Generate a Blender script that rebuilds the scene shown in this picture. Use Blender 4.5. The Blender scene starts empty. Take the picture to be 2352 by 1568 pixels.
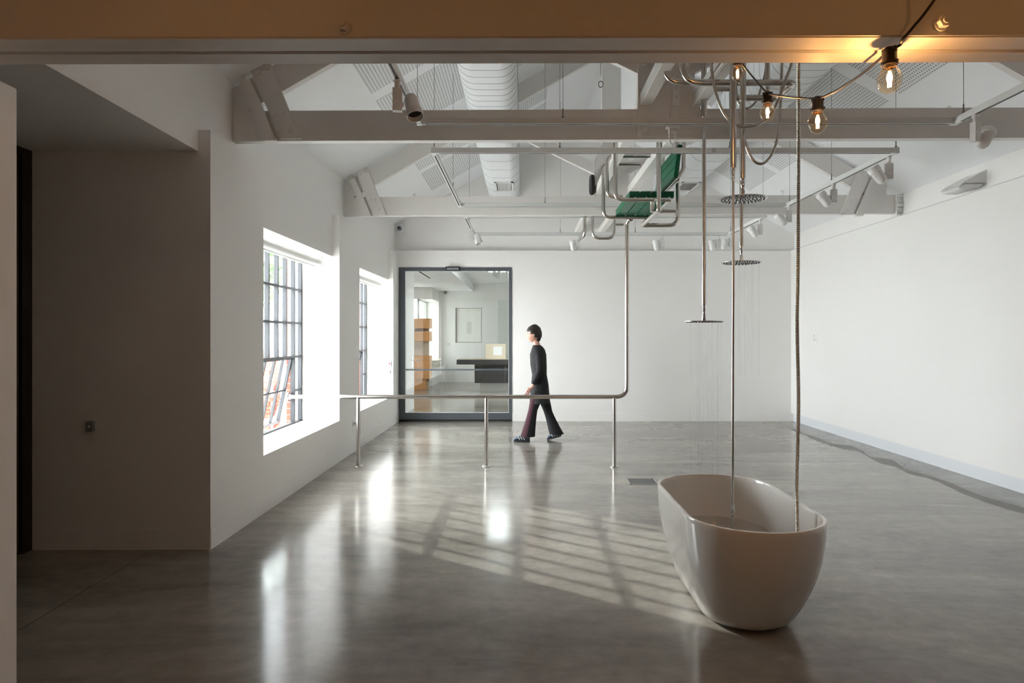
import bpy, bmesh, math, random
from mathutils import Vector, Matrix, Quaternion
random.seed(7)
SC = bpy.context.scene
COL = SC.collection
R = math.radians

# ------------------------------------------------------------------ camera
FPX = 1568.0            # focal length in pixels of the 2352 px wide frame
VPX, VPY = 1202.0, 772.0
EYE = 1.5
cam_d = bpy.data.cameras.new('camera'); cam_d.sensor_width = 36; cam_d.lens = 36 * FPX / 2352
cam_d.shift_x = (1176 - VPX) / 2352; cam_d.shift_y = (VPY - 784) / 2352
cam_d.clip_start = 0.02; cam_d.clip_end = 300
cam = bpy.data.objects.new('camera', cam_d); COL.objects.link(cam)
cam.location = (0, 0, EYE); cam.rotation_euler = (R(90), 0, 0)
SC.camera = cam

# ------------------------------------------------------------------ daylight
SC.view_settings.view_transform = 'Standard'; SC.view_settings.look = 'None'
SC.view_settings.gamma = 1; SC.view_settings.use_curve_mapping = False
SC.view_settings.exposure = 0.74
SKY = 17.0
SUN = 2.7
world = bpy.data.worlds.new('overcast_sky'); SC.world = world; world.use_nodes = True
bg = world.node_tree.nodes['Background']
bg.inputs['Color'].default_value = (0.94, 0.96, 1.0, 1); bg.inputs['Strength'].default_value = SKY
sun_d = bpy.data.lights.new('sun', 'SUN'); sun_d.energy = SUN; sun_d.angle = R(0.55); sun_d.color = (1.0, 0.97, 0.92)
sun = bpy.data.objects.new('sun', sun_d); COL.objects.link(sun)
sun.rotation_euler = Vector((0.813, -0.582, -0.51)).to_track_quat('-Z', 'Y').to_euler()
sun.location = (-12, 16, 9)
SC.cycles.max_bounces = 12; SC.cycles.diffuse_bounces = 6; SC.cycles.glossy_bounces = 5
SC.cycles.transparent_max_bounces = 24; SC.cycles.transmission_bounces = 8
SC.cycles.use_denoising = True
SC.cycles.caustics_reflective = False; SC.cycles.caustics_refractive = False

def portal(x, y, z, w, h, rot):
    l = bpy.data.lights.new('window_portal', 'AREA'); l.shape = 'RECTANGLE'; l.size = w; l.size_y = h
    l.cycles.is_portal = True
    o = bpy.data.objects.new('window_portal', l); COL.objects.link(o); o.location = (x, y, z); o.rotation_euler = rot

# ------------------------------------------------------------------ helpers
def at(px, py, d):
    """a point of the place that stands d metres in front of the camera position"""
    return Vector(((px - VPX) * d / FPX, d, EYE - (py - VPY) * d / FPX))
def floor_at(px, py, z=0.0):
    d = EYE * FPX / (py - VPY); return Vector(((px - VPX) * d / FPX, d, z))

def box(bm, x0, x1, y0, y1, z0, z1):
    v = [bm.verts.new(p) for p in ((x0,y0,z0),(x1,y0,z0),(x1,y1,z0),(x0,y1,z0),(x0,y0,z1),(x1,y0,z1),(x1,y1,z1),(x0,y1,z1))]
    for f in ((0,3,2,1),(4,5,6,7),(0,1,5,4),(1,2,6,5),(2,3,7,6),(3,0,4,7)): bm.faces.new([v[i] for i in f])
def bbox(bm, x0, x1, y0, y1, z0, z1, b=0.004, seg=1):
    t = bmesh.new(); box(t, x0, x1, y0, y1, z0, z1)
    bmesh.ops.bevel(t, geom=t.edges[:], offset=b, segments=seg, profile=0.7, affect='EDGES')
    merge(bm, t)
def merge(bm, t, m=None):
    if m is not None: bmesh.ops.transform(t, matrix=m, verts=t.verts[:])
    me = bpy.data.meshes.new('tmp'); t.to_mesh(me); t.free(); bm.from_mesh(me); bpy.data.meshes.remove(me)
def prism(bm, poly, a, b, axis='y'):
    """extrude a 2D outline (u,w) from a to b along an axis"""
    def P(u, w, t): return {'y': (u, t, w), 'x': (t, u, w), 'z': (u, w, t)}[axis]
    lo = [bm.verts.new(P(u, w, a)) for u, w in poly]; hi = [bm.verts.new(P(u, w, b)) for u, w in poly]
    bm.faces.new(lo); bm.faces.new(hi[::-1]); n = len(poly)
    for i in range(n): bm.faces.new((lo[i], hi[i], hi[(i+1) % n], lo[(i+1) % n]))
def ring_frames(pts):
    fr = []; n = len(pts); up = None
    for i in range(n):
        t = (pts[min(i+1, n-1)] - pts[max(i-1, 0)]).normalized()
        if up is None:
            up = Vector((0, 0, 1)) if abs(t.z) < .9 else Vector((1, 0, 0))
        s = t.cross(up).normalized(); up = s.cross(t).normalized()
        fr.append((pts[i], s, up))
    return fr
def tube(bm, pts, r, n=12, caps=True):
    pts = [Vector(p) for p in pts]
    rs = r if isinstance(r, (list, tuple)) else [r] * len(pts)
    rings = []
    for (c, s, u), rr in zip(ring_frames(pts), rs):
        rings.append([bm.verts.new(c + s * math.cos(2*math.pi*k/n) * rr + u * math.sin(2*math.pi*k/n) * rr) for k in range(n)])
    for a, b in zip(rings, rings[1:]):
        for k in range(n): bm.faces.new((a[k], a[(k+1) % n], b[(k+1) % n], b[k]))
    if caps: bm.faces.new(rings[0][::-1]); bm.faces.new(rings[-1])
def fillet(pts, rad, seg=7):
    """polyline with rounded corners"""
    pts = [Vector(p) for p in pts]; rads = rad if isinstance(rad, (list, tuple)) else [rad] * len(pts)
    out = [pts[0]]
    for i in range(1, len(pts) - 1):
        p, q, s = pts[i-1], pts[i], pts[i+1]; a = (p - q).normalized(); b = (s - q).normalized()
        r = min(rads[i], (p-q).length * .49, (s-q).length * .49)
        if r < 1e-4: out.append(q); continue
        A, B = q + a * r, q + b * r
        for k in range(seg + 1):
            t = k / seg; out.append(A * (1-t)**2 + q * 2*t*(1-t) + B * t*t)
    out.append(pts[-1]); return out
def catmull(pts, seg=8):
    P = [Vector(p) for p in pts]; P = [P[0]*2 - P[1]] + P + [P[-1]*2 - P[-2]]; out = []
    for i in range(1, len(P) - 2):
        a, b, c, d = P[i-1:i+3]
        for k in range(seg):
            t = k / seg
            out.append(.5 * ((2*b) + (c-a)*t + (2*a-5*b+4*c-d)*t*t + (3*b-a-3*c+d)*t**3))
    out.append(P[-2]); return out
def lathe(bm, prof, n=24, c=(0, 0, 0), closed=False):
    """revolve (radius, z) about the z axis"""
    c = Vector(c); rings = []
    for r, z in prof:
        if r < 1e-6: rings.append([bm.verts.new(c + Vector((0, 0, z)))])
        else: rings.append([bm.verts.new(c + Vector((r*math.cos(2*math.pi*k/n), r*math.sin(2*math.pi*k/n), z))) for k in range(n)])
    for a, b in zip(rings, rings[1:]):
        for k in range(n):
            k2 = (k+1) % n
            if len(a) == 1 and len(b) == 1: continue
            if len(a) == 1: bm.faces.new((a[0], b[k2], b[k]))
            elif len(b) == 1: bm.faces.new((a[k], a[k2], b[0]))
            else: bm.faces.new((a[k], a[k2], b[k2], b[k]))
def mesh_of(name, bm, m, smooth=False):
    bmesh.ops.recalc_face_normals(bm, faces=bm.faces[:])
    me = bpy.data.meshes.new(name); bm.to_mesh(me); bm.free()
    me.materials.append(M[m] if isinstance(m, str) else m)
    if smooth:
        me.polygons.foreach_set('use_smooth', [True] * len(me.polygons))
        me.set_sharp_from_angle(angle=R(38))
    return me
def link(name, me, parent=None):
    o = bpy.data.objects.new(name, me); COL.objects.link(o)
    if parent is not None: attach(o, parent)
    return o
def attach(o, parent):
    o.parent = parent
    if parent.parent is None and parent.type == 'EMPTY': o.matrix_parent_inverse = Matrix.Translation(-parent.location)
def obj(name, bm, m, parent=None, smooth=False): return link(name, mesh_of(name, bm, m, smooth), parent)
def tag(o, label=None, cat=None, group=None, kind=None):
    if label: o['label'] = label
    if cat: o['category'] = cat
    if group: o['group'] = group
    if kind: o['kind'] = kind
    return o
def thing(name, label, cat, loc=(0, 0, 0), group=None):
    o = bpy.data.objects.new(name, None); COL.objects.link(o); o.location = loc; o.empty_display_size = .1
    return tag(o, label, cat, group)
def struct(name, bm, m, label=None, parent=None, smooth=False):
    o = obj(name, bm, m, parent, smooth)
    if parent is None: tag(o, label, kind='structure')
    return o
def boxes(*bs):
    bm = bmesh.new()
    for b in bs: box(bm, *b)
    return bm
def one(f, *a, **k):
    bm = bmesh.new(); f(bm, *a, **k); return bm
def copy_part(o, parent, loc=None):
    c = o.copy(); COL.objects.link(c); c.parent = parent
    if loc is not None: c.location = loc
    return c

# ------------------------------------------------------------------ materials
M = {}
def mat(name, color, rough=.6, metal=0.0, spec=.5, noise=0.0, nscale=6, bump=0.0, bscale=40, coat=0.0, emit=None, estr=0, aniso=None):
    m = bpy.data.materials.new(name); m.use_nodes = True; nt = m.node_tree; b = nt.nodes['Principled BSDF']
    b.inputs['Base Color'].default_value = (*color, 1); b.inputs['Roughness'].default_value = rough
    b.inputs['Metallic'].default_value = metal; b.inputs['Specular IOR Level'].default_value = spec
    b.inputs['Coat Weight'].default_value = coat; b.inputs['Coat Roughness'].default_value = .04
    if noise or bump:
        tc = nt.nodes.new('ShaderNodeTexCoord')
        if noise:
            n = nt.nodes.new('ShaderNodeTexNoise'); n.inputs['Scale'].default_value = nscale; n.inputs['Detail'].default_value = 5
            nt.links.new(tc.outputs['Object'], n.inputs['Vector'])
            mx = nt.nodes.new('ShaderNodeMix'); mx.data_type = 'RGBA'
            mx.inputs['A'].default_value = (*[c * (1 - noise) for c in color], 1); mx.inputs['B'].default_value = (*[min(1, c * (1 + noise)) for c in color], 1)
            nt.links.new(n.outputs['Fac'], mx.inputs['Factor']); nt.links.new(mx.outputs['Result'], b.inputs['Base Color'])
        if bump:
            n2 = nt.nodes.new('ShaderNodeTexNoise'); n2.inputs['Scale'].default_value = bscale; n2.inputs['Detail'].default_value = 4
            nt.links.new(tc.outputs['Object'], n2.inputs['Vector'])
            bp = nt.nodes.new('ShaderNodeBump'); bp.inputs['Strength'].default_value = bump; bp.inputs['Distance'].default_value = .004
            nt.links.new(n2.outputs['Fac'], bp.inputs['Height']); nt.links.new(bp.outputs['Normal'], b.inputs['Normal'])
    if emit: b.inputs['Emission Color'].default_value = (*emit, 1); b.inputs['Emission Strength'].default_value = estr
    M[name] = m; return m
mat('wall_paint', (.86, .845, .825), .7, bump=.05, bscale=120, noise=.012, nscale=2)
mat('ceiling_paint', (.88, .89, .905), .7, noise=.01)
mat('timber_paint', (.76, .74, .71), .5, noise=.03, nscale=5, bump=.18, bscale=14)
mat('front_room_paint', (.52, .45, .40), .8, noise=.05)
mat('white_metal', (.78, .78, .77), .35)
mat('track_white', (.70, .71, .70), .4)
mat('duct_white', (.80, .82, .84), .55)
mat('duct_seam', (.45, .47, .49), .6)
mat('black', (.012, .012, .013), .45)
mat('dark_rubber', (.02, .02, .02), .6)
mat('dark_frame', (.10, .11, .125), .4, metal=.3)
mat('steel_window', (.032, .036, .042), .55, noise=.08)
mat('door_dark', (.075, .070, .066), .45)
mat('steel', (.60, .575, .54), .23, metal=1.0, noise=.03, nscale=30)
mat('chrome', (.72, .72, .72), .08, metal=1.0)
mat('hose_steel', (.55, .52, .48), .26, metal=1.0)
mat('head_steel', (.55, .55, .55), .2, metal=1.0)
mat('green_slat', (.003, .115, .055), .4, spec=.25, noise=.10, nscale=9, bump=.05, bscale=60)
mat('tub', (.86, .84, .81), .13, coat=.6)
mat('blind', (.82, .82, .80), .75)
mat('plastic_white', (.80, .80, .79), .35)
mat('plastic_grey', (.22, .235, .25), .4)
mat('plastic_dark', (.03, .032, .035), .4)
mat('button_red', (.75, .02, .015), .35)
mat('diffuser', (.80, .80, .80), .3)
mat('plywood', (.62, .30, .10), .5, noise=.12, nscale=4)
mat('desk_dark', (.045, .043, .042), .35, noise=.1)
mat('beige_box', (.62, .54, .42), .5)
mat('paper', (.86, .84, .80), .7)
mat('print_grey', (.45, .42, .40), .7)
mat('bark', (.10, .07, .05), .9, noise=.2, nscale=8, bump=.4)
mat('mortar', (.55, .52, .48), .9)
mat('pavement', (.80, .79, .77), .9, noise=.1)
mat('brick_red', (.24, .040, .020), .85, noise=.2, nscale=9, bump=.2)
mat('skin', (.62, .34, .26), .5)
mat('hair', (.020, .012, .009), .5, bump=.4, bscale=90)
mat('cloth_black', (.006, .006, .008), .8, noise=.1, nscale=20, bump=.25, bscale=25)
mat('cloth_maroon', (.05, .008, .018), .8)
mat('shoe_grey', (.10, .13, .17), .6, noise=.2, nscale=40)
mat('shoe_sole', (.03, .033, .04), .7)
mat('socket_black', (.018, .014, .012), .45)
mat('cable_brown', (.022, .016, .012), .5)
mat('light_panel', (.9, .9, .9), .5, emit=(.93, .97, 1.0), estr=17.0)
mat('filament', (1, .6, .25), .5, emit=(1.0, .50, .16), estr=260)
mat('wet', (.105, .088, .070), .30, spec=.25, noise=.15, nscale=3)
mat('skirting', (.75, .77, .795), .5)
mat('drain_metal', (.10, .105, .11), .4, metal=.4)
mat('hole_dark', (.02, .02, .022), .9)

def thin_glass(name, tint=(1, 1, 1), gloss=.08, rough=.0):
    m = bpy.data.materials.new(name); m.use_nodes = True; nt = m.node_tree; nt.nodes.clear()
    o = nt.nodes.new('ShaderNodeOutputMaterial'); mx = nt.nodes.new('ShaderNodeMixShader')
    t = nt.nodes.new('ShaderNodeBsdfTransparent'); g = nt.nodes.new('ShaderNodeBsdfGlossy'); lw = nt.nodes.new('ShaderNodeLayerWeight')
    lw.inputs['Blend'].default_value = .5
    pw = nt.nodes.new('ShaderNodeMath'); pw.operation = 'POWER'; pw.inputs[1].default_value = 5; nt.links.new(lw.outputs['Facing'], pw.inputs[0])
    f = nt.nodes.new('ShaderNodeMath'); f.operation = 'MULTIPLY_ADD'; f.inputs[1].default_value = .9 - gloss; f.inputs[2].default_value = gloss * .5
    nt.links.new(pw.outputs[0], f.inputs[0])
    t.inputs['Color'].default_value = (*tint, 1); g.inputs['Roughness'].default_value = rough
    nt.links.new(f.outputs[0], mx.inputs[0]); nt.links.new(t.outputs[0], mx.inputs[1]); nt.links.new(g.outputs[0], mx.inputs[2])
    nt.links.new(mx.outputs[0], o.inputs[0]); M[name] = m
thin_glass('glass', (.95, .97, .96))
thin_glass('door_glass', (.93, .96, .95), .08)
thin_glass('bulb_glass', (1.0, .90, .76), .16)
thin_glass('water_jet', (.90, .92, .93), .06)

def water_mat():
    m = mat('water', (.80, .90, .84), .02); b = m.node_tree.nodes['Principled BSDF']
    nt = m.node_tree; t = nt.nodes.new('ShaderNodeBsdfTransparent'); t.inputs['Color'].default_value = (.88, .96, .87, 1)
    g = nt.nodes.new('ShaderNodeBsdfGlossy'); g.inputs['Roughness'].default_value = .02
    f = nt.nodes.new('ShaderNodeFresnel'); f.inputs['IOR'].default_value = 1.33
    mx = nt.nodes.new('ShaderNodeMixShader'); o = nt.nodes['Material Output']
    nt.links.new(f.outputs[0], mx.inputs[0]); nt.links.new(t.outputs[0], mx.inputs[1]); nt.links.new(g.outputs[0], mx.inputs[2]); nt.links.new(mx.outputs[0], o.inputs[0])
water_mat()

def concrete():
    m = mat('concrete', (.3, .28, .25), .2); nt = m.node_tree; b = nt.nodes['Principled BSDF']
    tc = nt.nodes.new('ShaderNodeTexCoord')
    def noise(scale, detail, vec=None, rough=.55, dist=0):
        n = nt.nodes.new('ShaderNodeTexNoise'); n.inputs['Scale'].default_value = scale; n.inputs['Detail'].default_value = detail
        n.inputs['Roughness'].default_value = rough; n.inputs['Distortion'].default_value = dist
        nt.links.new(vec if vec else tc.outputs['Object'], n.inputs['Vector']); return n
    mp = nt.nodes.new('ShaderNodeMapping'); mp.inputs['Scale'].default_value = (.45, 1.5, 1)   # trowel marks run across the room
    nt.links.new(tc.outputs['Object'], mp.inputs['Vector'])
    n1 = noise(1.1, 8, mp.outputs[0], .62, .6); n2 = noise(9, 8, None, .7)
    ramp = nt.nodes.new('ShaderNodeValToRGB'); ramp.color_ramp.elements[0].position = .30; ramp.color_ramp.elements[1].position = .72
    ramp.color_ramp.elements[0].color = (.170, .153, .130, 1); ramp.color_ramp.elements[1].color = (.345, .318, .278, 1)
    nt.links.new(n1.outputs['Fac'], ramp.inputs[0])
    mx = nt.nodes.new('ShaderNodeMix'); mx.data_type = 'RGBA'; mx.blend_type = 'OVERLAY'; mx.inputs['Factor'].default_value = .35
    nt.links.new(ramp.outputs[0], mx.inputs['A']); nt.links.new(n2.outputs['Fac'], mx.inputs['B']); nt.links.new(mx.outputs['Result'], b.inputs['Base Color'])
    mr = nt.nodes.new('ShaderNodeMapRange'); mr.inputs['To Min'].default_value = .10; mr.inputs['To Max'].default_value = .22
    nt.links.new(n1.outputs['Fac'], mr.inputs['Value']); nt.links.new(mr.outputs[0], b.inputs['Roughness'])
    b.inputs['IOR'].default_value = 1.45; b.inputs['Specular IOR Level'].default_value = .42
    n3 = noise(2.2, 2); bp = nt.nodes.new('ShaderNodeBump'); bp.inputs['Strength'].default_value = .10; bp.inputs['Distance'].default_value = .004
    nt.links.new(n3.outputs['Fac'], bp.inputs['Height']); nt.links.new(bp.outputs['Normal'], b.inputs['Normal'])
concrete()

def perforated():
    """white board with rows of small drilled holes"""
    m = mat('perforated_board', (.79, .80, .81), .7); nt = m.node_tree; b = nt.nodes['Principled BSDF']
    tc = nt.nodes.new('ShaderNodeTexCoord'); sp = nt.nodes.new('ShaderNodeSeparateXYZ'); nt.links.new(tc.outputs['Object'], sp.inputs[0])
    def mth(op, a, v=None):
        n = nt.nodes.new('ShaderNodeMath'); n.operation = op; nt.links.new(a, n.inputs[0])
        if v is not None:
            if hasattr(v, 'is_linked'): nt.links.new(v, n.inputs[1])
            else: n.inputs[1].default_value = v
        return n.outputs[0]
    def cell(o, pitch): return mth('MULTIPLY', mth('SUBTRACT', mth('FRACT', mth('MULTIPLY', o, 1 / pitch)), .5), pitch)
    u = cell(sp.outputs['X'], .034); v = cell(sp.outputs['Y'], .034)
    d = mth('SQRT', mth('ADD', mth('MULTIPLY', u, u), mth('MULTIPLY', v, v)))
    hole = mth('LESS_THAN', d, .0068)
    mx = nt.nodes.new('ShaderNodeMix'); mx.data_type = 'RGBA'; mx.inputs['A'].default_value = (.79, .80, .81, 1); mx.inputs['B'].default_value = (.10, .10, .105, 1)
    nt.links.new(hole, mx.inputs['Factor']); nt.links.new(mx.outputs['Result'], b.inputs['Base Color'])
perforated()

def striped(name, paper, ink, pitch, duty):
    """rows of fine print"""
    m = mat(name, paper, .7); nt = m.node_tree; b = nt.nodes['Principled BSDF']
    tc = nt.nodes.new('ShaderNodeTexCoord'); sp = nt.nodes.new('ShaderNodeSeparateXYZ'); nt.links.new(tc.outputs['Object'], sp.inputs[0])
    a = nt.nodes.new('ShaderNodeMath'); a.operation = 'MULTIPLY'; a.inputs[1].default_value = 1 / pitch; nt.links.new(sp.outputs['Z'], a.inputs[0])
    f = nt.nodes.new('ShaderNodeMath'); f.operation = 'FRACT'; nt.links.new(a.outputs[0], f.inputs[0])
    l = nt.nodes.new('ShaderNodeMath'); l.operation = 'LESS_THAN'; l.inputs[1].default_value = duty; nt.links.new(f.outputs[0], l.inputs[0])
    mx = nt.nodes.new('ShaderNodeMix'); mx.data_type = 'RGBA'; mx.inputs['A'].default_value = (*paper, 1); mx.inputs['B'].default_value = (*ink, 1)
    nt.links.new(l.outputs[0], mx.inputs['Factor']); nt.links.new(mx.outputs['Result'], b.inputs['Base Color'])
striped('fine_print', (.84, .82, .78), (.5, .47, .44), .028, .4)

def leaf_mat():
    m = mat('leaf', (.05, .115, .022), .6, noise=.35, nscale=3); b = m.node_tree.nodes['Principled BSDF']
    b.inputs['Transmission Weight'].default_value = 0
leaf_mat()

# ================================================================== THE SETTING
XL, XLU = -2.20, -2.287          # left lining face, upper left wall face
XR, XRU = 4.73, 4.82             # right lining face, upper right wall face
YB, YBU = 12.06, 12.15           # back lining face, upper back wall face
XC, SLOPE = 1.12, .57            # ridge line, roof pitch
Z_EAVE = 3.48
Z_RIDGE = Z_EAVE + (XC - XLU) * SLOPE
def zroof(x): return Z_RIDGE - abs(x - XC) * SLOPE
WIN = ((5.78, 8.17), (9.17, 11.54))          # the two deep window bays of the left wall
Z_SILL, Z_HEAD = .49, 2.456
XW = -2.668                       # plane of the steel windows
XO = -2.72                        # back of the inner wall

floor = struct('floor', boxes((-3.6, 5.0, -3.0, 22.6, -.15, 0)), 'concrete', 'polished grey concrete floor with soft reflections')
crack = [floor_at(45, 1447), floor_at(190, 1358), floor_at(345, 1268)]
bm = bmesh.new()
for a, b in zip(crack, crack[1:]):
    n = Vector((b.y - a.y, a.x - b.x, 0)).normalized() * .0025
    vs = [bm.verts.new(p + Vector((0, 0, .0006))) for p in (a - n, a + n, b + n, b - n)]; bm.faces.new(vs)
obj('control_joint', bm, 'hole_dark', floor)

# left wall with its window bays, lining piers and low sill wall
bm = bmesh.new()
for a, b in ((4.80, WIN[0][0]), (WIN[0][1], WIN[1][0]), (WIN[1][1], YBU + .05)):
    box(bm, XO, XL, a, b, 0, 2.95)
for a, b in WIN: box(bm, XO, XL, a, b, 0, Z_SILL)
box(bm, XO, XLU, 4.81, YBU + .15, Z_HEAD, 3.62)
box(bm, XO, XLU, 1.80, 4.81, 2.80, 3.62)
struct('wall_left', bm, 'wall_paint', 'white painted wall on the left with two deep window bays')
bm = bmesh.new()
box(bm, XL, XL + .004, 4.80, YB, 0, .143)
struct('baseboard_left', bm, 'wall_paint', 'flush white skirting along the left wall')
# the niche at the left
struct('wall_niche', boxes((-3.6, XO, 4.80, 4.95, 0, 2.80)), 'wall_paint', 'shaded end wall of the niche at the left')
bm = boxes((-3.45, XL - .002, 4.796, 4.80, 0, .143)); struct('baseboard_niche', bm, 'wall_paint', 'flush skirting under the shaded niche wall')
struct('ceiling_niche', boxes((-3.6, XLU - .001, 1.80, 4.95, 2.801, 2.95)), 'wall_paint', 'flat shaded soffit over the niche')
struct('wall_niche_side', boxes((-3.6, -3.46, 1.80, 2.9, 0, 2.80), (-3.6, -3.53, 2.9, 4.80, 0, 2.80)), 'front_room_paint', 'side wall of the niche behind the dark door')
d = tag(obj('door_1', boxes((-3.53, -3.475, 2.95, 4.70, .012, 2.755)), 'door_dark'), 'dark metal door in the side of the niche', kind='structure')
obj('door_frame', boxes((-3.53, -3.45, 4.70, 4.795, 0, 2.80), (-3.53, -3.45, 2.9, 2.95, 0, 2.80), (-3.53, -3.45, 2.95, 4.70, 2.755, 2.80)), 'black', d)
for y in (3.5, 4.1, 4.55): obj('door_rib', boxes((-3.475, -3.468, y, y + .02, .012, 2.755)), 'black', d)
# partition beside the camera
bm = bmesh.new(); bbox(bm, -1.735, -1.535, -1.2, 2.07, 0, 2.25, .006, 2)
struct('wall_partition', bm, 'wall_paint', 'end of a white partition close by on the left')

# back wall with the door opening
XD0, XD1, ZD = -2.20, -.205, 2.715
bm = bmesh.new()
box(bm, XLU - .3, XD0, YB + .002, YBU + .15, 0, 3.02); box(bm, XD0, XD1, YB, YBU, ZD, 3.02); box(bm, XD1, XR + .25, YB, YBU, 0, 3.02)
box(bm, XD0, XD1, YBU, YBU + .15, ZD, 3.02); box(bm, XD1, XR + .25, YBU, YBU + .15, 0, 3.02)
prism(bm, [(XLU - .4, 3.0), (XR + .3, 3.0), (XR + .3, zroof(XR + .3) + .05), (XC, Z_RIDGE + .05), (XLU - .4, zroof(XLU - .4) + .05)], YBU, YBU + .15)
struct('wall_back', bm, 'wall_paint', 'white end wall with a ledge line and a gable above')
struct('baseboard_back', boxes((XD1 + .01, XR + .08, YB - .004, YB, 0, .143)), 'wall_paint', 'flush white skirting under the end wall')
# right wall: lining hung clear of a set-back skirting
struct('wall_right', boxes((XR, XRU, 1.80, YB, .146, 3.02), (XRU, XRU + .15, 1.80, YBU + .15, 0, 3.5)), 'wall_paint', 'long white wall on the right with a ledge near its top')
struct('baseboard_right', boxes((XRU - .05, XRU, 1.80, YB, 0, .14)), 'skirting', 'set-back white skirting under the right wall')

mat('ledge_shade_paint', (.60, .59, .58), .7)  # grey of the thin strips that paint the shade line along the ledges
struct('trim_3', boxes((XR - .002, XR + .002, 1.80, YB - .002, 3.010, 3.020)), 'ledge_shade_paint', 'shade line along the ledge of the right wall, painted as a grey strip')
struct('trim_4', boxes((XD0, XR, YB - .002, YB + .002, 3.010, 3.022)), 'ledge_shade_paint', 'shade line along the ledge of the end wall, painted as a grey strip')
# pitched ceiling
ceil = {}
for side, xe in (('left', -3.0), ('right', 5.1)):
    bm = bmesh.new(); prism(bm, [(xe, zroof(xe)), (XC, Z_RIDGE), (XC, Z_RIDGE + .12), (xe, zroof(xe) + .12)], 1.78, 12.32)
    ceil[side] = struct('ceiling_' + side, bm, 'ceiling_paint', 'sloping white ceiling on the %s with perforated strips' % side)
ang = math.atan(SLOPE); LS = 1.865 / math.cos(ang)
me_panel = mesh_of('perforated_panel', boxes((0, LS, 0, 1.19, -.004, .006)), 'perforated_board')
for y in (2.3, 3.7, 5.62, 7.02, 8.78, 10.14):
    o = link('perforated_panel', me_panel, ceil['left']); o.location = (-1.522, y, zroof(-1.522)); o.rotation_euler = (0, -ang, 0)
    o = link('perforated_panel', me_panel, ceil['right']); o.location = (3.762, y + 1.19, zroof(3.762)); o.rotation_euler = (0, -ang, R(180))

# the darker room the camera stands in
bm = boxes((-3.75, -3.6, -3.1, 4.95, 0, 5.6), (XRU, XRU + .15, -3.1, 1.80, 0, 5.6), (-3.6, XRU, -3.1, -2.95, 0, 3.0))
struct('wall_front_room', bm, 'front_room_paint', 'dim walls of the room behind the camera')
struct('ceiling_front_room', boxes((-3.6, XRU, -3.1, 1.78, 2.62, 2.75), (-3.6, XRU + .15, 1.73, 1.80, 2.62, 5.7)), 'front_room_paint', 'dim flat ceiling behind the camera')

# room beyond the glass door
YN = 22.4
bm = bmesh.new()
box(bm, -2.5, -2.28, YBU + .15, 14.25, 0, 3.3); box(bm, -3.6, -3.45, 14.0, 20.6, 0, 3.3); box(bm, -3.6, -2.5, 14.1, 14.25, 0, 3.3)
box(bm, -3.6, -2.75, 20.6, YN, 0, .72); box(bm, -3.6, -2.75, 20.6, YN, 2.62, 3.3); box(bm, -3.6, -2.75, 22.2, YN, .72, 2.62)
struct('wall_far_left', bm, 'wall_paint', 'white left wall of the room beyond the glass door')
nx = (-2.23, -1.36); nz = (1.29, 2.43)
bm = boxes((-3.6, nx[0], YN, YN + .2, 0, 3.3), (nx[1], 4.2, YN, YN + .2, 0, 3.3), (nx[0], nx[1], YN, YN + .2, 0, nz[0]), (nx[0], nx[1], YN, YN + .2, nz[1], 3.3), (nx[0], nx[1], YN + .08, YN + .2, *nz))
struct('wall_far_back', bm, 'wall_paint', 'white end wall of the room beyond with a shallow display recess')
struct('wall_far_right', boxes((2.6, 2.75, YBU + .15, YN, 0, 3.3)), 'wall_paint', 'white right wall of the room beyond')
struct('ceiling_far', boxes((-3.6, -1.65, YBU + .15, YN, 2.98, 3.4), (-1.65, 2.75, YBU + .15, 15.2, 2.98, 3.4), (-1.65, 2.75, 15.2, YN, 3.22, 3.4)), 'ceiling_paint', 'white ceiling of the room beyond with a raised bay')
struct('baseboard_far', boxes((-2.75, 2.6, YN - .004, YN, 0, .14)), 'wall_paint', 'skirting of the room beyond')

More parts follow.
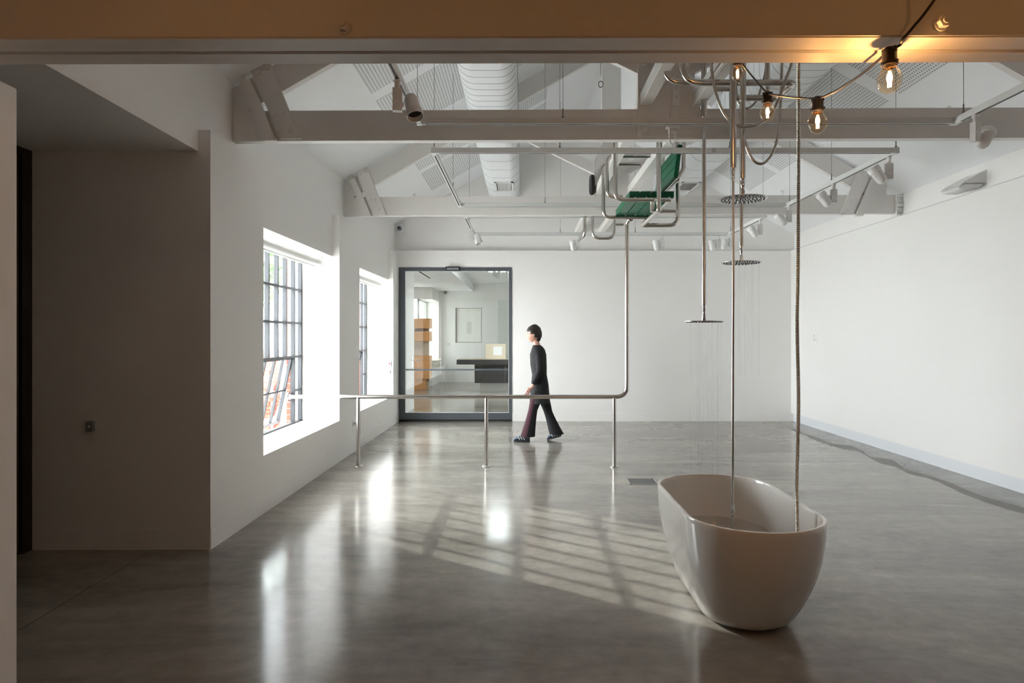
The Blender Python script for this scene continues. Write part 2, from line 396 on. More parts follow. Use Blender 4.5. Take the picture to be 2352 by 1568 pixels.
# ------------------------------------------------------------------ windows
def window(n, y0, y1, label):
    cols, rows = 9, 5; zb, zt = Z_SILL - .01, Z_HEAD - .02
    pw, ph = (y1 - y0) / cols, (zt - zb) / rows
    win = tag(obj('window_%d' % n, boxes((XW - .025, XW + .02, y0, y0 + .03, zb, zt), (XW - .025, XW + .02, y1 - .03, y1, zb, zt),
              (XW - .025, XW + .02, y0, y1, zb, zb + .03), (XW - .025, XW + .02, y0, y1, zt - .03, zt)), 'steel_window'), label, kind='structure')
    c0, c1 = 2, 8; ys0, ys1 = y0 + c0 * pw, y0 + c1 * pw; zs = zb + 2 * ph
    for k in range(1, cols):
        z0 = zs if c0 < k < c1 else zb
        obj('glazing_bar', boxes((XW - .026, XW + .022, y0 + k*pw - .014, y0 + k*pw + .014, z0, zt)), 'steel_window', win)
    for r in range(1, rows):
        segs = [(y0, y1)] if r >= 2 else [(y0, ys0), (ys1, y1)]
        for a, b in segs: obj('glazing_bar', boxes((XW - .024, XW + .020, a, b, zb + r*ph - .013, zb + r*ph + .013)), 'steel_window', win)
    mp = mesh_of('pane', boxes((-.002, .002, .011, pw - .011, .010, ph - .010)), 'glass')
    for r in range(rows):
        for k in range(cols):
            if r < 2 and c0 <= k < c1: continue
            o = link('pane', mp, win); o.location = (XW, y0 + k*pw, zb + r*ph)
    # top-hung sash pushed outwards at its foot
    W, H = ys1 - ys0, zs - zb
    sash = obj('sash', boxes((-.03, .004, 0, W, -.03, 0), (-.03, .004, 0, W, -H, -H + .035), (-.03, .004, 0, .03, -H, 0), (-.03, .004, W - .03, W, -H, 0)), 'steel_window', win)
    sash.location = (XW - .004, ys0, zs); sash.rotation_euler = (0, R(11.5), 0)
    for k in range(1, c1 - c0): obj('glazing_bar', boxes((-.026, .002, k*pw - .01, k*pw + .01, -H, 0)), 'steel_window', sash)
    obj('glazing_bar', boxes((-.026, .002, 0, W, -H/2 - .01, -H/2 + .01)), 'steel_window', sash)
    for r in range(2):
        for k in range(c1 - c0):
            o = link('pane', mp, sash); o.location = (-.014, k*pw, -H + r*ph)
    st = obj('stay', one(tube, [(XW, (ys0+ys1)/2, zb + .03), (XW - .15, (ys0+ys1)/2 + .05, zb + .05)], .006, 6), 'steel_window', win)
    portal(XW - .22, (y0 + y1) / 2, (zb + zt) / 2, zt - zb + .1, y1 - y0, (0, R(-90), 0))
    # brick reveal outside the steel
    mb = mesh_of('brick', one(bbox, -.05, .05, -.11, .11, -.033, .033, .004), 'brick_red')
    rv = struct('trim_%d' % n, boxes((XO - .12, XO, y1 + .004, y1 + .25, 0, 3.2), (XO - .12, XO, y0 - .25, y0 - .004, 0, 3.2), (XO - .12, XO, y0 - .25, y1 + .25, zt + .08, 3.4), (XO - .12, XO, y0 - .25, y1 + .25, -.4, zb - .08)), 'mortar', 'red brick outer reveal seen through the steel window')
    for i in range(30):
        z = zb - .03 + i * .0745
        for yy in (y1 + .105 - (.0 if i % 2 else .004), y0 - .105):
            o = link('brick', mb, rv); o.location = (XO - .065, yy, z)
    # roller blind
    t = thing('roller_blind', 'white roller blind rolled up at the head of the %s window' % ('nearer' if n == 1 else 'farther'), 'blind', (-2.44, y0, 2.36), 'rolled window blinds')
    yb0, yb1 = y0 + .05, y1 - .07
    obj('roll', one(tube, [(-2.44, yb0, 2.375), (-2.44, yb1, 2.375)], .042, 20), 'blind', t, True)
    obj('hem_bar', one(bbox, -2.492, -2.472, yb0, yb1, 2.318, 2.35, .003), 'plastic_white', t)
    for yy in (yb0 - .02, yb1): obj('bracket', one(bbox, -2.49, -2.39, yy, yy + .02, 2.33, Z_HEAD, .003), 'plastic_white', t)
window(1, *WIN[0], 'nearer steel casement window with small panes and an open sash')
window(2, *WIN[1], 'farther steel casement window with small panes and an open sash')
portal(-3.0, 21.4, 1.67, 1.9, 1.6, (0, R(-90), 0))
thin_glass('dimming_glass', (.55, .56, .55))  # dark tint added to hold back the daylight entering the room beyond
w3 = tag(obj('window_3', boxes((-3.2, -3.15, 20.6, 20.65, .72, 2.62), (-3.2, -3.15, 22.15, 22.2, .72, 2.62), (-3.2, -3.15, 20.6, 22.2, .72, .77), (-3.2, -3.15, 20.6, 22.2, 2.57, 2.62)), 'white_metal'), 'white framed window in the recess of the room beyond', kind='structure')
obj('pane', boxes((-3.18, -3.172, 20.65, 22.15, .77, 2.57)), 'dimming_glass', w3)

# ------------------------------------------------------------------ outside
struct('ground_outside', boxes((-40, -2.85, -12, 60, -.35, -.3)), 'pavement', 'pale paving outside the windows')
def tree(x, y, h, cr, label, seed):
    rnd = random.Random(seed); t = thing('tree', label, 'tree', (x, y, -.3), 'trees outside the windows')
    bm = bmesh.new(); tube(bm, [(x, y, -.3), (x + .05, y, h*.3), (x - .04, y + .05, h*.62)], [.16, .12, .05], 8)
    for k in range(6):
        a = k * 1.05 + rnd.random(); tube(bm, [(x, y, h*.32 + k*.12), (x + math.cos(a)*cr*.6, y + math.sin(a)*cr*.6, h*.6 + k*.15)], [.05, .015], 6)
    obj('trunk', bm, 'bark', t, True)
    V, F = [], []
    for i in range(5200):
        u = rnd.random(); a = rnd.random()*6.283; e = math.acos(2*rnd.random() - 1); q = cr * (.45 + .55*u**.5) * (1 + .18*math.sin(a*3 + e*4))
        c = Vector((x + q*math.sin(e)*math.cos(a), y + q*math.sin(e)*math.sin(a), h*.68 + q*1.05*math.cos(e)))
        n = Vector((rnd.gauss(0,1), rnd.gauss(0,1), rnd.gauss(0,1))).normalized(); s = n.orthogonal().normalized(); w = n.cross(s); L = .10 + .05*rnd.random()
        b = len(V); V += [c - s*L, c + w*L*.45, c + s*L, c - w*L*.45]; F.append((b, b+1, b+2, b+3))
    me = bpy.data.meshes.new('foliage'); me.from_pydata(V, [], F); me.materials.append(M['leaf']); fo = link('foliage', me, t); fo['kind'] = 'stuff'
tree(-8.3, 15.0, 6.0, 2.0, 'leafy green tree shading the farther window from outside', 3)
tree(-9.0, 22.0, 6.5, 1.9, 'leafy green tree seen through the nearer window', 5)
tree(-5.4, 24.8, 5.5, 1.5, 'leafy green tree seen through the farther window', 9)
t = thing('brick_pier', 'red brick garden pier outside the nearer window', 'brick pier', (-5.2, 13.4, -.3))
obj('core', boxes((-5.53, -4.87, 13.25, 13.55, -.3, 1.16)), 'mortar', t)
obj('coping', one(bbox, -5.62, -4.78, 13.13, 13.67, 1.16, 1.24, .01), 'mortar', t)
mb = mesh_of('brick', one(bbox, -.105, .105, -.05, .05, -.033, .033, .004), 'brick_red')
for i in range(19):
    for k in range(3):
        for yy in (13.22, 13.58):
            o = link('brick', mb, t); o.location = (-5.42 + k*.22 + (.03 if i % 2 else -.03), yy, -.26 + i*.0755)
    for xx in (-5.55, -4.85):
        o = link('brick', mb, t); o.location = (xx, 13.4, -.26 + i*.0755); o.rotation_euler = (0, 0, R(90))

# ================================================================== ROOF TRUSSES
me_bolt = None
def bolt_mesh():
    bm = bmesh.new(); lathe(bm, [(0, 0), (.026, 0), (.026, .004), (.018, .004), (.017, .018), (0, .02)], 6)
    bmesh.ops.transform(bm, matrix=Matrix.Rotation(R(90), 4, 'X'), verts=bm.verts[:]); return mesh_of('bolt', bm, 'timber_paint')
me_bolt = bolt_mesh()
def bar2d(p, q, w):
    p, q = Vector(p), Vector(q); n = Vector((-(q-p).y, (q-p).x)).normalized() * w / 2
    return [tuple(p - n), tuple(q - n), tuple(q + n), tuple(p + n)]
def truss(y, label):
    T = .075; zb, zt = 3.03, 3.268; xa, xb = XLU + .002, XR - .005
    t = thing('roof_truss', label, 'truss', (XC, y, zb), 'white timber roof trusses')
    tilt = .0045
    def zz(x, z): return z + (x - xa) * tilt
    obj('bottom_chord', one(prism, [(xa, zb), (xb, zz(xb, zb)), (xb, zz(xb, zt)), (xa, zt)], y, y + T), 'timber_paint', t)
    g = .035; dv = .245
    for s in (-1, 1):
        xe = xa if s < 0 else 4.62
        x0 = xe; x1 = XC
        obj('rafter', one(prism, [(x0, zroof(x0) - g), (x1, zroof(x1) - g), (x1, zroof(x1) - g - dv), (x0, zroof(x0) - g - dv)], y + .004, y + T - .004), 'timber_paint', t)
        # strut from the king post up to the rafter
        p = (XC + s*.14, 3.60); q = (XC + s*1.55, zroof(XC + s*1.55) - g - dv + .03)
        obj('strut', one(prism, bar2d(p, q, .13), y + .01, y + T - .01), 'timber_paint', t)
        # gusset plate, strap and rod at the heel
        xs = XLU if s < 0 else 4.57
        def q2(dx, z): return (xs - s*dx, z)
        bm = bmesh.new(); prism(bm, [q2(.155, 3.575), q2(.30, 3.655), q2(.545, 3.045), q2(.385, 3.045)], y - .022, y)
        pl = obj('gusset_plate', bm, 'timber_paint', t)
        for dx, z in ((.215, 3.56), (.285, 3.60), (.33, 3.235), (.40, 3.235), (.375, 3.115), (.455, 3.115)):
            b = link('bolt', me_bolt, pl); b.location = (xs - s*dx, y - .022, z)
        bm = bmesh.new(); prism(bm, [q2(.085, 3.47), q2(.155, 3.505), q2(.365, 3.02), q2(.275, 3.02)], y - .055, y - .008); obj('strap', bm, 'timber_paint', t)
        obj('rod', one(tube, [(xs - s*.12, y - .032, 3.48), (xs - s*.065, y - .032, 3.60)], .014, 8), 'timber_paint', t, True)
        bm = bmesh.new(); bbox(bm, -.045, .045, -.035, .035, -.014, .014, .004)
        bmesh.ops.transform(bm, matrix=Matrix.Translation((xs - s*.06, y - .028, 3.605)) @ Matrix.Rotation(-s*R(28), 4, 'Y'), verts=bm.verts[:]); obj('nut_plate', bm, 'timber_paint', t)
    obj('king_post', one(prism, [(.897, 3.06), (1.343, 3.06), (1.343, 3.72), (1.24, 3.95), (1.24, Z_RIDGE - .1), (1.0, Z_RIDGE - .1), (1.0, 3.95), (.897, 3.72)], y - .014, y + T + .014), 'timber_paint', t)
    for x in (.95, 1.29):
        for z in (3.12, 3.62):
            b = link('bolt', me_bolt, t); attach(b, t); b.location = (x, y - .014, z)
    return t
truss(5.36, 'nearer white roof truss, its underside crossing behind the hanging bulbs')
truss(8.68, 'farther white roof truss behind the green bench')
pk = thing('end_bracket', 'small steel bracket fixing the farther truss to the right wall', 'bracket', (4.77, 8.68, 3.03))
obj('plate', one(bbox, 4.728, 4.742, 8.64, 8.78, 3.03, 3.30, .003), 'white_metal', pk)
for z in (3.07, 3.14, 3.2, 3.26): obj('lug', one(bbox, 4.742, 4.815, 8.66, 8.70, z, z + .03, .003), 'white_metal', pk)
for x, w in ((.96, 'left'), (1.37, 'right')):
    rn = thing('ceiling_runner', '%s of the two white timber runners through the trusses' % ('left-hand' if w == 'left' else 'right-hand'), 'beam', (x, 1.9, 3.30), 'timber runners between the trusses')
    for a, b in ((1.9, 5.344), (5.452, 8.664), (8.772, YBU)):
        obj('runner_length', one(bbox, x - .045, x + .045, a, b, 3.302, 3.40, .004), 'timber_paint', rn)

# foreground double beam
t = thing('foreground_beam', 'large double timber beam across the top, warmly lit by bulbs', 'beam', (0, 1.72, 2.25))
for a, b in ((1.720, 1.800), (1.812, 1.885)):
    bm = bmesh.new(); prism(bm, [(-3.6, 2.2435), (XRU, 2.2625), (XRU, 2.63), (-3.6, 2.63)], a, b)
    bmesh.ops.bevel(bm, geom=bm.edges[:], offset=.004, segments=2, affect='EDGES'); obj('beam_half', bm, 'timber_paint', t)
obj('packer', one(prism, [(-3.6, 2.262), (XRU, 2.275), (XRU, 2.6), (-3.6, 2.6)], 1.80, 1.812), 'timber_paint', t)
for px, py in ((790, 62), (2161, 55)):
    p = at(px, py, 1.72)
    b = obj('washer', one(tube, [(p.x, 1.72, p.z), (p.x, 1.714, p.z)], .020, 16), 'timber_paint', t, True)
    obj('nut', one(tube, [(p.x, 1.714, p.z), (p.x, 1.698, p.z)], .0155, 6), 'timber_paint', b)
    obj('bolt_end', one(tube, [(p.x, 1.698, p.z), (p.x, 1.692, p.z)], .009, 10), 'timber_paint', b)

# ================================================================== AIR DUCTS
def duct(x0, x1, label):
    zb, zt = 3.90, 4.42; r = .17; y0, y1 = 1.85, YBU - .01
    def prof(e=0.0):
        pts = []
        for cx, cz, a0 in ((x1 - r, zb + r, -90), (x1 - r, zt - r, 0), (x0 + r, zt - r, 90), (x0 + r, zb + r, 180)):
            for k in range(9):
                a = R(a0 + 90*k/8); pts.append((cx + (r+e)*math.cos(a), cz + (r+e)*math.sin(a)))
        return pts
    t = thing('air_duct', label, 'duct', ((x0+x1)/2, y0, zb), 'white air ducts under the ceiling')
    obj('duct_body', one(prism, prof(), y0, y1), 'duct_white', t, True)
    P = prof(.0022); me = mesh_of('seam', one(prism, P, 0, .006), 'duct_seam', True)
    for k in range(39):
        o = link('seam', me, t); o.location.y = 1.95 + k * .162
    for k in range(7):
        o = link('seam', me, t); o.location.y = 8.9 + k * .48
    g = obj('vent_grille', boxes((x0+.17, x1-.10, 10.62, 10.66, zb-.012, zb), (x0+.17, x1-.10, 11.20, 11.24, zb-.012, zb), (x0+.17, x0+.20, 10.62, 11.24, zb-.012, zb), (x1-.13, x1-.10, 10.62, 11.24, zb-.012, zb)), 'white_metal', t)
    obj('vent_hole', boxes((x0+.2, x1-.13, 10.66, 11.2, zb-.004, zb-.001)), 'hole_dark', g)
    n = 9
    for k in range(n):
        xx = x0 + .215 + k * (x1 - x0 - .35) / n
        obj('vane', one(prism, [(xx, zb-.011), (xx+.004, zb-.011), (xx+.018, zb-.004), (xx+.012, zb-.004)], 10.66, 11.2), 'white_metal', g)
duct(-.625, -.06, 'round-cornered white air duct left of the roof ridge')
duct(2.30, 2.865, 'round-cornered white air duct right of the roof ridge')

# ================================================================== TRACK LIGHTING
ZT = 3.05
TX0, TX1 = -.76, 3.16
def track(y0, y1, label, wires, front=True):
    t = thing('lighting_track', label, 'lighting track', ((TX0+TX1)/2, y0, ZT), 'suspended lighting tracks')
    h, w = .046, .017
    def rail(x0, x1, ya, yb):
        r_ = obj('rail', one(bbox, x0, x1, ya, yb, ZT, ZT + h, .002), 'track_white', t)
        if x1 - x0 > yb - ya: obj('slot', boxes((x0 + .06, x1 - .06, (ya+yb)/2 - .007, (ya+yb)/2 + .007, ZT - .001, ZT + .001)), 'dark_rubber', r_)
        else: obj('slot', boxes(((x0+x1)/2 - .007, (x0+x1)/2 + .007, ya + .06, yb - .06, ZT - .001, ZT + .001)), 'dark_rubber', r_)
    if front: rail(TX0 - w, TX1 + w, y0 - w, y0 + w)
    rail(TX0 - w, TX1 + w, y1 - w, y1 + w)
    rail(TX0 - w, TX0 + w, y0 + w, y1 - w); rail(TX1 - w, TX1 + w, y0 + w, y1 - w)
    for x in (TX0, TX1):
        for y in ((y0, y1) if front else (y1,)):
            obj('corner_joint', one(bbox, x - w - .004, x + w + .004, y - w - .004, y + w + .004, ZT - .003, ZT + h + .003, .002), 'track_white', t)
    for x, y in wires:
        wv = obj('suspension_wire', one(tube, [(x, y, ZT + h), (x, y, zroof(x) - .005 if not (-.63 < x < -.05 or 2.3 < x < 2.87) else 3.9)], .0022, 6), 'plastic_grey', t)
        obj('wire_grip', one(lathe, [(0, ZT+h), (.012, ZT+h), (.010, ZT+h+.012), (.005, ZT+h+.02), (.005, ZT+h+.07), (0, ZT+h+.075)], 10, (x, y, 0)), 'plastic_grey', wv)
track(1.95, 5.0, 'nearest lighting track loop, in front of the nearer truss', [(TX0, 4.9), (.29, 5.0), (1.8, 5.0), (TX1, 4.9), (TX0, 3.2), (TX1, 3.2)], front=False)
track(5.79, 8.18, 'middle lighting track loop between the two trusses', [(TX0, 5.82), (.31, 5.79), (1.75, 5.79), (TX1, 5.79), (TX0, 7.4), (.26, 8.18), (1.6, 8.18), (TX1, 7.0), (TX1, 8.1)])
track(8.93, 10.5, 'farthest lighting track loop near the end wall', [(TX0, 9.6), (.57, 10.5), (1.72, 10.5), (TX1, 9.0), (TX1, 10.4)])

def spot_meshes():
    d = {}
    bm = bmesh.new(); lathe(bm, [(0, -.052), (.017, -.052), (.017, -.016), (.024, -.016), (.024, -.006), (.019, -.006), (.019, 0), (0, 0)], 16); d['neck'] = mesh_of('neck', bm, 'white_metal', True)
    bm = bmesh.new(); bbox(bm, -.029, .029, -.022, .022, -.118, -.052, .002); bbox(bm, -.029, .029, -.022, .022, -.190, -.121, .002); box(bm, -.026, .026, -.019, .019, -.122, -.117); d['gear_box'] = mesh_of('gear_box', bm, 'white_metal')
    bm = bmesh.new(); lathe(bm, [(0, -.085), (.02, -.083), (.036, -.072), (.044, -.05), (.046, .03), (.0465, .032), (.052, .034), (.052, .078), (.048, .078), (.046, .04), (.0, .036)], 28); d['lamp_head'] = mesh_of('lamp_head', bm, 'white_metal', True)
    bm = bmesh.new(); lathe(bm, [(0, .0365), (.0455, .0405), (.0455, .0425), (0, .039)], 24); d['lens'] = mesh_of('lens', bm, 'dark_rubber', True)
    bm = bmesh.new(); bbox(bm, -.006, .006, -.012, .012, -.165, -.135, .002); d['pivot'] = mesh_of('pivot', bm, 'white_metal')
    return d
SM = spot_meshes()
def spot(x, y, yaw, aim, label, side=1, z=None, scale=1.0):
    """gear box hangs under the track; the head pivots on its flank and points along aim"""
    t = thing('track_spotlight', label, 'spotlight', (x, y, ZT - .004 if z is None else z), 'track spotlights'); t.rotation_euler = (0, 0, yaw); t.scale = (scale,)*3
    for k in ('neck', 'gear_box'):
        o = bpy.data.objects.new(k, SM[k]); COL.objects.link(o); o.parent = t
    o = bpy.data.objects.new('pivot', SM['pivot']); COL.objects.link(o); o.parent = t; o.location = (side*.033, 0, 0)
    h = bpy.data.objects.new('lamp_head', SM['lamp_head']); COL.objects.link(h); h.parent = t; h.location = (side*.092, 0, -.155)
    a = Matrix.Rotation(-yaw, 3, 'Z') @ Vector(aim).normalized(); h.rotation_euler = a.to_track_quat('Z', 'Y').to_euler()
    l = bpy.data.objects.new('lens', SM['lens']); COL.objects.link(l); l.parent = h
spot(TX0, 4.12, R(10), (.25, -.35, -.9), 'white track spotlight tilted down at upper left, mouth showing', 1)
spot(TX1, 4.77, R(20), (.55, .35, .75), 'white track spotlight at the upper right edge, near the nearer truss end', 1)
spot(TX1, 5.90, R(0), (-.5, .2, .8), 'white track spotlight at the near right corner of the middle track', -1)
spot(TX1, 6.95, R(0), (-.5, .2, .8), 'white track spotlight midway along the right arm of the middle track', -1)
spot(TX1, 8.12, R(0), (-.5, .2, .8), 'white track spotlight at the far right corner of the middle track', -1)
spot(TX1, 9.10, R(0), (-.5, .2, .8), 'white track spotlight at the near right corner of the farthest track', -1)
spot(TX1, 10.40, R(0), (.3, .3, .85), 'white track spotlight at the far right corner of the farthest track', -1)
spot(.86, 10.5, R(0), (-.08, .25, .95), 'white track spotlight left of the upright steel pipe, under the farthest track', -1)
spot(2.14, 10.5, R(0), (-.08, .25, .95), 'white track spotlight right of the green bench, under the farthest track', -1)
spot(3.00, 10.5, R(0), (-.08, .25, .95), 'white track spotlight close left of the hanging hose, under the farthest track', -1)
spot(TX0 + .02, 9.75, R(0), (.25, -.2, -.9), 'white track spotlight on the left arm of the farthest track', 1)

# small ceiling fittings
def sprinkler(x, y, label):
    t = thing('sprinkler_head', label, 'sprinkler', (x, y, zroof(x) - .06), 'ceiling sprinklers'); z = zroof(x)
    obj('pipe_stub', one(tube, [(x, y, z + .01), (x, y, z - .045)], .012, 8), 'white_metal', t, True)
    obj('escutcheon', one(lathe, [(0, z-.02), (.035, z-.02), (.025, z-.03), (0, z-.032)], 16, (x, y, 0)), 'white_metal', t, True)
    obj('deflector', one(lathe, [(0, z-.065), (.02, z-.065), (.02, z-.06), (0, z-.06)], 12, (x, y, 0)), 'chrome', t)
sprinkler(-1.72, 7.35, 'small ceiling sprinkler above the chord of the nearer truss at left')
sprinkler(-1.75, 10.95, 'small ceiling sprinkler above the chord of the farther truss at left')
sprinkler(4.10, 6.6, 'small ceiling sprinkler above the nearer truss at right')
sprinkler(4.02, 10.6, 'small ceiling sprinkler beyond the bulbs at right')
# round dark speaker on the king post of the far truss
t = thing('round_speaker', 'round black speaker mounted on the king post of the farther truss', 'speaker', (.88, 8.66, 3.4))
bm = bmesh.new(); lathe(bm, [(0, 0), (.11, 0), (.128, .012), (.128, .04), (.11, .055), (0, .058)], 28)
bmesh.ops.transform(bm, matrix=Matrix.Translation((.895, 8.64, 3.415)) @ Matrix.Rotation(R(-90), 4, 'Y'), verts=bm.verts[:]); obj('cabinet', bm, 'black', t, True)
obj('bracket', one(bbox, .885, .90, 8.62, 8.67, 3.36, 3.47, .002), 'black', t)
# power strip and cover plates on the near truss
t = thing('power_board', 'white power board with sockets on the nearer king post', 'power board', (1.19, 5.34, 3.36))
bm = bmesh.new(); bbox(bm, 1.163, 1.222, 5.318, 5.346, 3.30, 3.50, .012, 2); obj('case', bm, 'plastic_white', t)
for z in (3.36, 3.44):
    for dx, dz in ((-.008, .008), (.008, .008), (0, -.008)): obj('socket_slot', boxes((1.192+dx-.0018, 1.192+dx+.0018, 5.3165, 5.3185, z+dz-.004, z+dz+.004)), 'black', t)
obj('cover_strip', one(bbox, 1.15, 1.235, 5.338, 5.346, 3.07, 3.30, .002), 'timber_paint', t)
obj('lead', one(tube, catmull([(1.2, 5.325, 3.30), (1.23, 5.325, 3.24), (1.28, 5.325, 3.26), (1.27, 5.325, 3.40), (1.30, 5.33, 3.55)]), .004, 6), 'plastic_white', t, True)
# hanging hook under the near track
t = thing('beam_hook', 'pale wire hook and clamp hanging below the nearer truss', 'hook', (1.18, 5.2, 3.0))
c = at(1545, 293, 5.30)
obj('clamp_bar', one(bbox, c.x - .05, c.x + .05, 5.28, 5.345, 3.115, 3.13, .003), 'white_metal', t)
obj('clamp_block', one(bbox, c.x - .03, c.x + .03, 5.29, 5.33, 3.085, 3.115, .004), 'white_metal', t)
obj('loop', one(tube, catmull([(c.x - .022, 5.31, 3.09), (c.x - .024, 5.31, 3.04), (c.x - .012, 5.31, 3.0), (c.x + .012, 5.31, 3.0), (c.x + .024, 5.31, 3.04), (c.x + .022, 5.31, 3.09)]), .005, 8), 'white_metal', t, True)
# ring on a rod from the ridge
t = thing('ceiling_ring', 'thin rod with a small ring hanging near the roof ridge', 'ring', at(1380, 205, 7.0))
p = at(1380, 180, 7.0)
obj('rod', one(tube, [p + Vector((0, 0, .03)), Vector((p.x, 7.0, zroof(p.x)))], .004, 6), 'plastic_grey', t, True)
bm = bmesh.new(); pts = [p + Vector((.024*math.sin(a), 0, -.06 + .032*math.cos(a))) for a in [2*math.pi*k/24 for k in range(25)]]; tube(bm, pts, .004, 6, False); obj('ring', bm, 'plastic_dark', t, True)

# ================================================================== WALL FITTINGS
t = thing('emergency_light', 'wedge-shaped white emergency light high on the right wall', 'light fitting', (4.82, 7.1, 3.2))
zt_ = 3.235
obj('housing', one(prism, [(4.82, zt_), (4.82, zt_ - .135), (4.60, zt_ - .14), (4.555, zt_ - .165), (4.545, zt_ - .16), (4.60, zt_ - .118)], 7.1, 7.45), 'white_metal', t)
bm = bmesh.new(); prism(bm, [(4.80, zt_ - .14), (4.60, zt_ - .143), (4.54, zt_ - .175), (4.56, zt_ - .197), (4.72, zt_ - .198), (4.785, zt_ - .165)], 7.12, 7.43)
bmesh.ops.bevel(bm, geom=bm.edges[:], offset=.008, segments=2, affect='EDGES'); obj('diffuser', bm, 'diffuser', t, True)
def to_wall(bm, x, y, z): bmesh.ops.transform(bm, matrix=Matrix.Translation((x, y, z)) @ Matrix.Rotation(R(90), 4, 'X'), verts=bm.verts[:])
def dome(x, y, z, label):
    t = thing('security_camera', label, 'camera', (x, y, z - .07), 'dome security cameras')
    bm = bmesh.new(); lathe(bm, [(0, 0), (.082, 0), (.082, .018), (.07, .03), (.055, .034), (0, .034)], 28); to_wall(bm, x, y, z); b = obj('base', bm, 'plastic_white', t, True)
    bm = bmesh.new(); lathe(bm, [(.045, .032), (.042, .055), (.026, .075), (0, .082)], 20); to_wall(bm, x, y, z); obj('eyeball', bm, 'plastic_grey', t, True)
    bm = bmesh.new(); lathe(bm, [(0, .083), (.016, .0815), (.016, .0765)], 12); to_wall(bm, x, y, z); obj('lens', bm, 'black', t, True)
dome(-2.20, YBU, 3.415, 'round dome camera high in the left corner of the end wall')
dome(-2.55, YN, 2.93, 'round dome camera in the room beyond the glass door')
t = thing('exit_button', 'grey plate with a red round button on the far window reveal', 'button', (-2.262, 11.54, .99))
bm = bmesh.new(); bbox(bm, -2.292, -2.227, 11.528, 11.539, .99, 1.09, .004); obj('plate', bm, 'plastic_grey', t)
obj('surround', boxes((-2.282, -2.237, 11.526, 11.529, 1.015, 1.065)), 'plastic_white', t)
bm = bmesh.new(); lathe(bm, [(0, .016), (.013, .014), (.015, 0)], 16); to_wall(bm, -2.2595, 11.529, 1.04); obj('push_button', bm, 'button_red', t, True)
t = thing('card_reader', 'small grey card reader under the red exit button', 'card reader', (-2.264, 11.54, .88))
bm = bmesh.new(); bbox(bm, -2.286, -2.242, 11.518, 11.539, .868, .93, .006, 2); obj('case', bm, 'plastic_grey', t); obj('sensor', boxes((-2.273, -2.255, 11.5165, 11.519, .895, .915)), 'plastic_white', t)
t = thing('power_outlet', 'white power outlet low on the left wall behind the first rail post', 'outlet', (XL, 8.85, .33))
bm = bmesh.new(); bbox(bm, XL + .0005, XL + .012, 8.79, 8.91, .335, .41, .004); obj('plate', bm, 'plastic_white', t)
for y in (8.82, 8.87):
    obj('socket_slot', boxes((XL + .0115, XL + .0135, y, y + .022, .35, .385)), 'plastic_dark', t)
t = thing('door_switch', 'small dark grey door switch on the shaded niche wall', 'switch', (-3.03, 4.80, .84))
p = at(211, 978, 4.80); bm = bmesh.new(); bbox(bm, p.x - .024, p.x + .024, 4.768, 4.7995, p.z - .036, p.z + .036, .006, 2); obj('case', bm, 'plastic_grey', t)
obj('button', one(bbox, p.x - .007, p.x + .007, 4.764, 4.769, p.z - .007, p.z + .008, .002), 'plastic_white', t)
t = thing('wall_label', 'small white exhibition label on the right wall', 'label', (XR, 11.05, 1.43))
obj('card', boxes((XR - .006, XR - .0005, 10.98, 11.14, 1.40, 1.54)), 'paper', t)
for k, w in enumerate((.085, .06, .0, .10, .09)):
    if w: obj('print_line', boxes((XR - .0072, XR - .0058, 11.125 - w, 11.125, 1.515 - k*.02, 1.521 - k*.02)), 'print_grey', t)
# floor hatch
t = thing('floor_drain', 'square dark metal drain cover set in the floor beside the bathtub', 'drain', (1.22, 7.05, 0))
x0, x1, y0, y1 = 1.075, 1.375, 6.90, 7.20
obj('frame', boxes((x0, x1, y0, y0+.014, -.01, .004), (x0, x1, y1-.014, y1, -.01, .004), (x0, x0+.014, y0, y1, -.01, .004), (x1-.014, x1, y0, y1, -.01, .004)), 'steel', t)
obj('cover', boxes((x0+.016, x1-.016, y0+.016, y1-.016, -.01, .003)), 'drain_metal', t)
for sx, sy in ((.05, .05), (.25, .25)): obj('screw', one(lathe, [(0, .0045), (.008, .004), (.009, .003)], 10, (x0+sx, y0+sy, 0)), 'steel', t)
# wet streak along the right wall
lo = [(1815,986),(1850,1000),(1887,1016),(1935,1030),(1978,1038),(2016,1061),(2058,1072),(2085,1086),(2144,1102),(2187,1121),(2225,1139),(2289,1161),(2352,1180),(2480,1222),(2640,1262)]
hi = [(1825,983),(1839,992),(1887,1008),(1914,1019),(1962,1026),(1994,1046),(2048,1056),(2080,1076),(2128,1091),(2187,1110),(2225,1127),(2294,1150),(2352,1166),(2480,1204),(2650,1252)]
bm = bmesh.new(); A = [floor_at(x, y, .0008) for x, y in lo]; B = [floor_at(x, y, .0008) for x, y in hi]
def rough(P):
    o = catmull(P, 5); return [p + Vector((random.gauss(0, .004), random.gauss(0, .010), 0)) for p in o]
A, B = rough(A), rough(B); va = [bm.verts.new(p) for p in A]; vb = [bm.verts.new(p) for p in B]
for i in range(len(va) - 1): bm.faces.new((va[i], va[i+1], vb[i+1], vb[i]))
tag(obj('water_streak', bm, 'wet'), 'dark wet streak of water on the floor along the right wall', 'puddle')

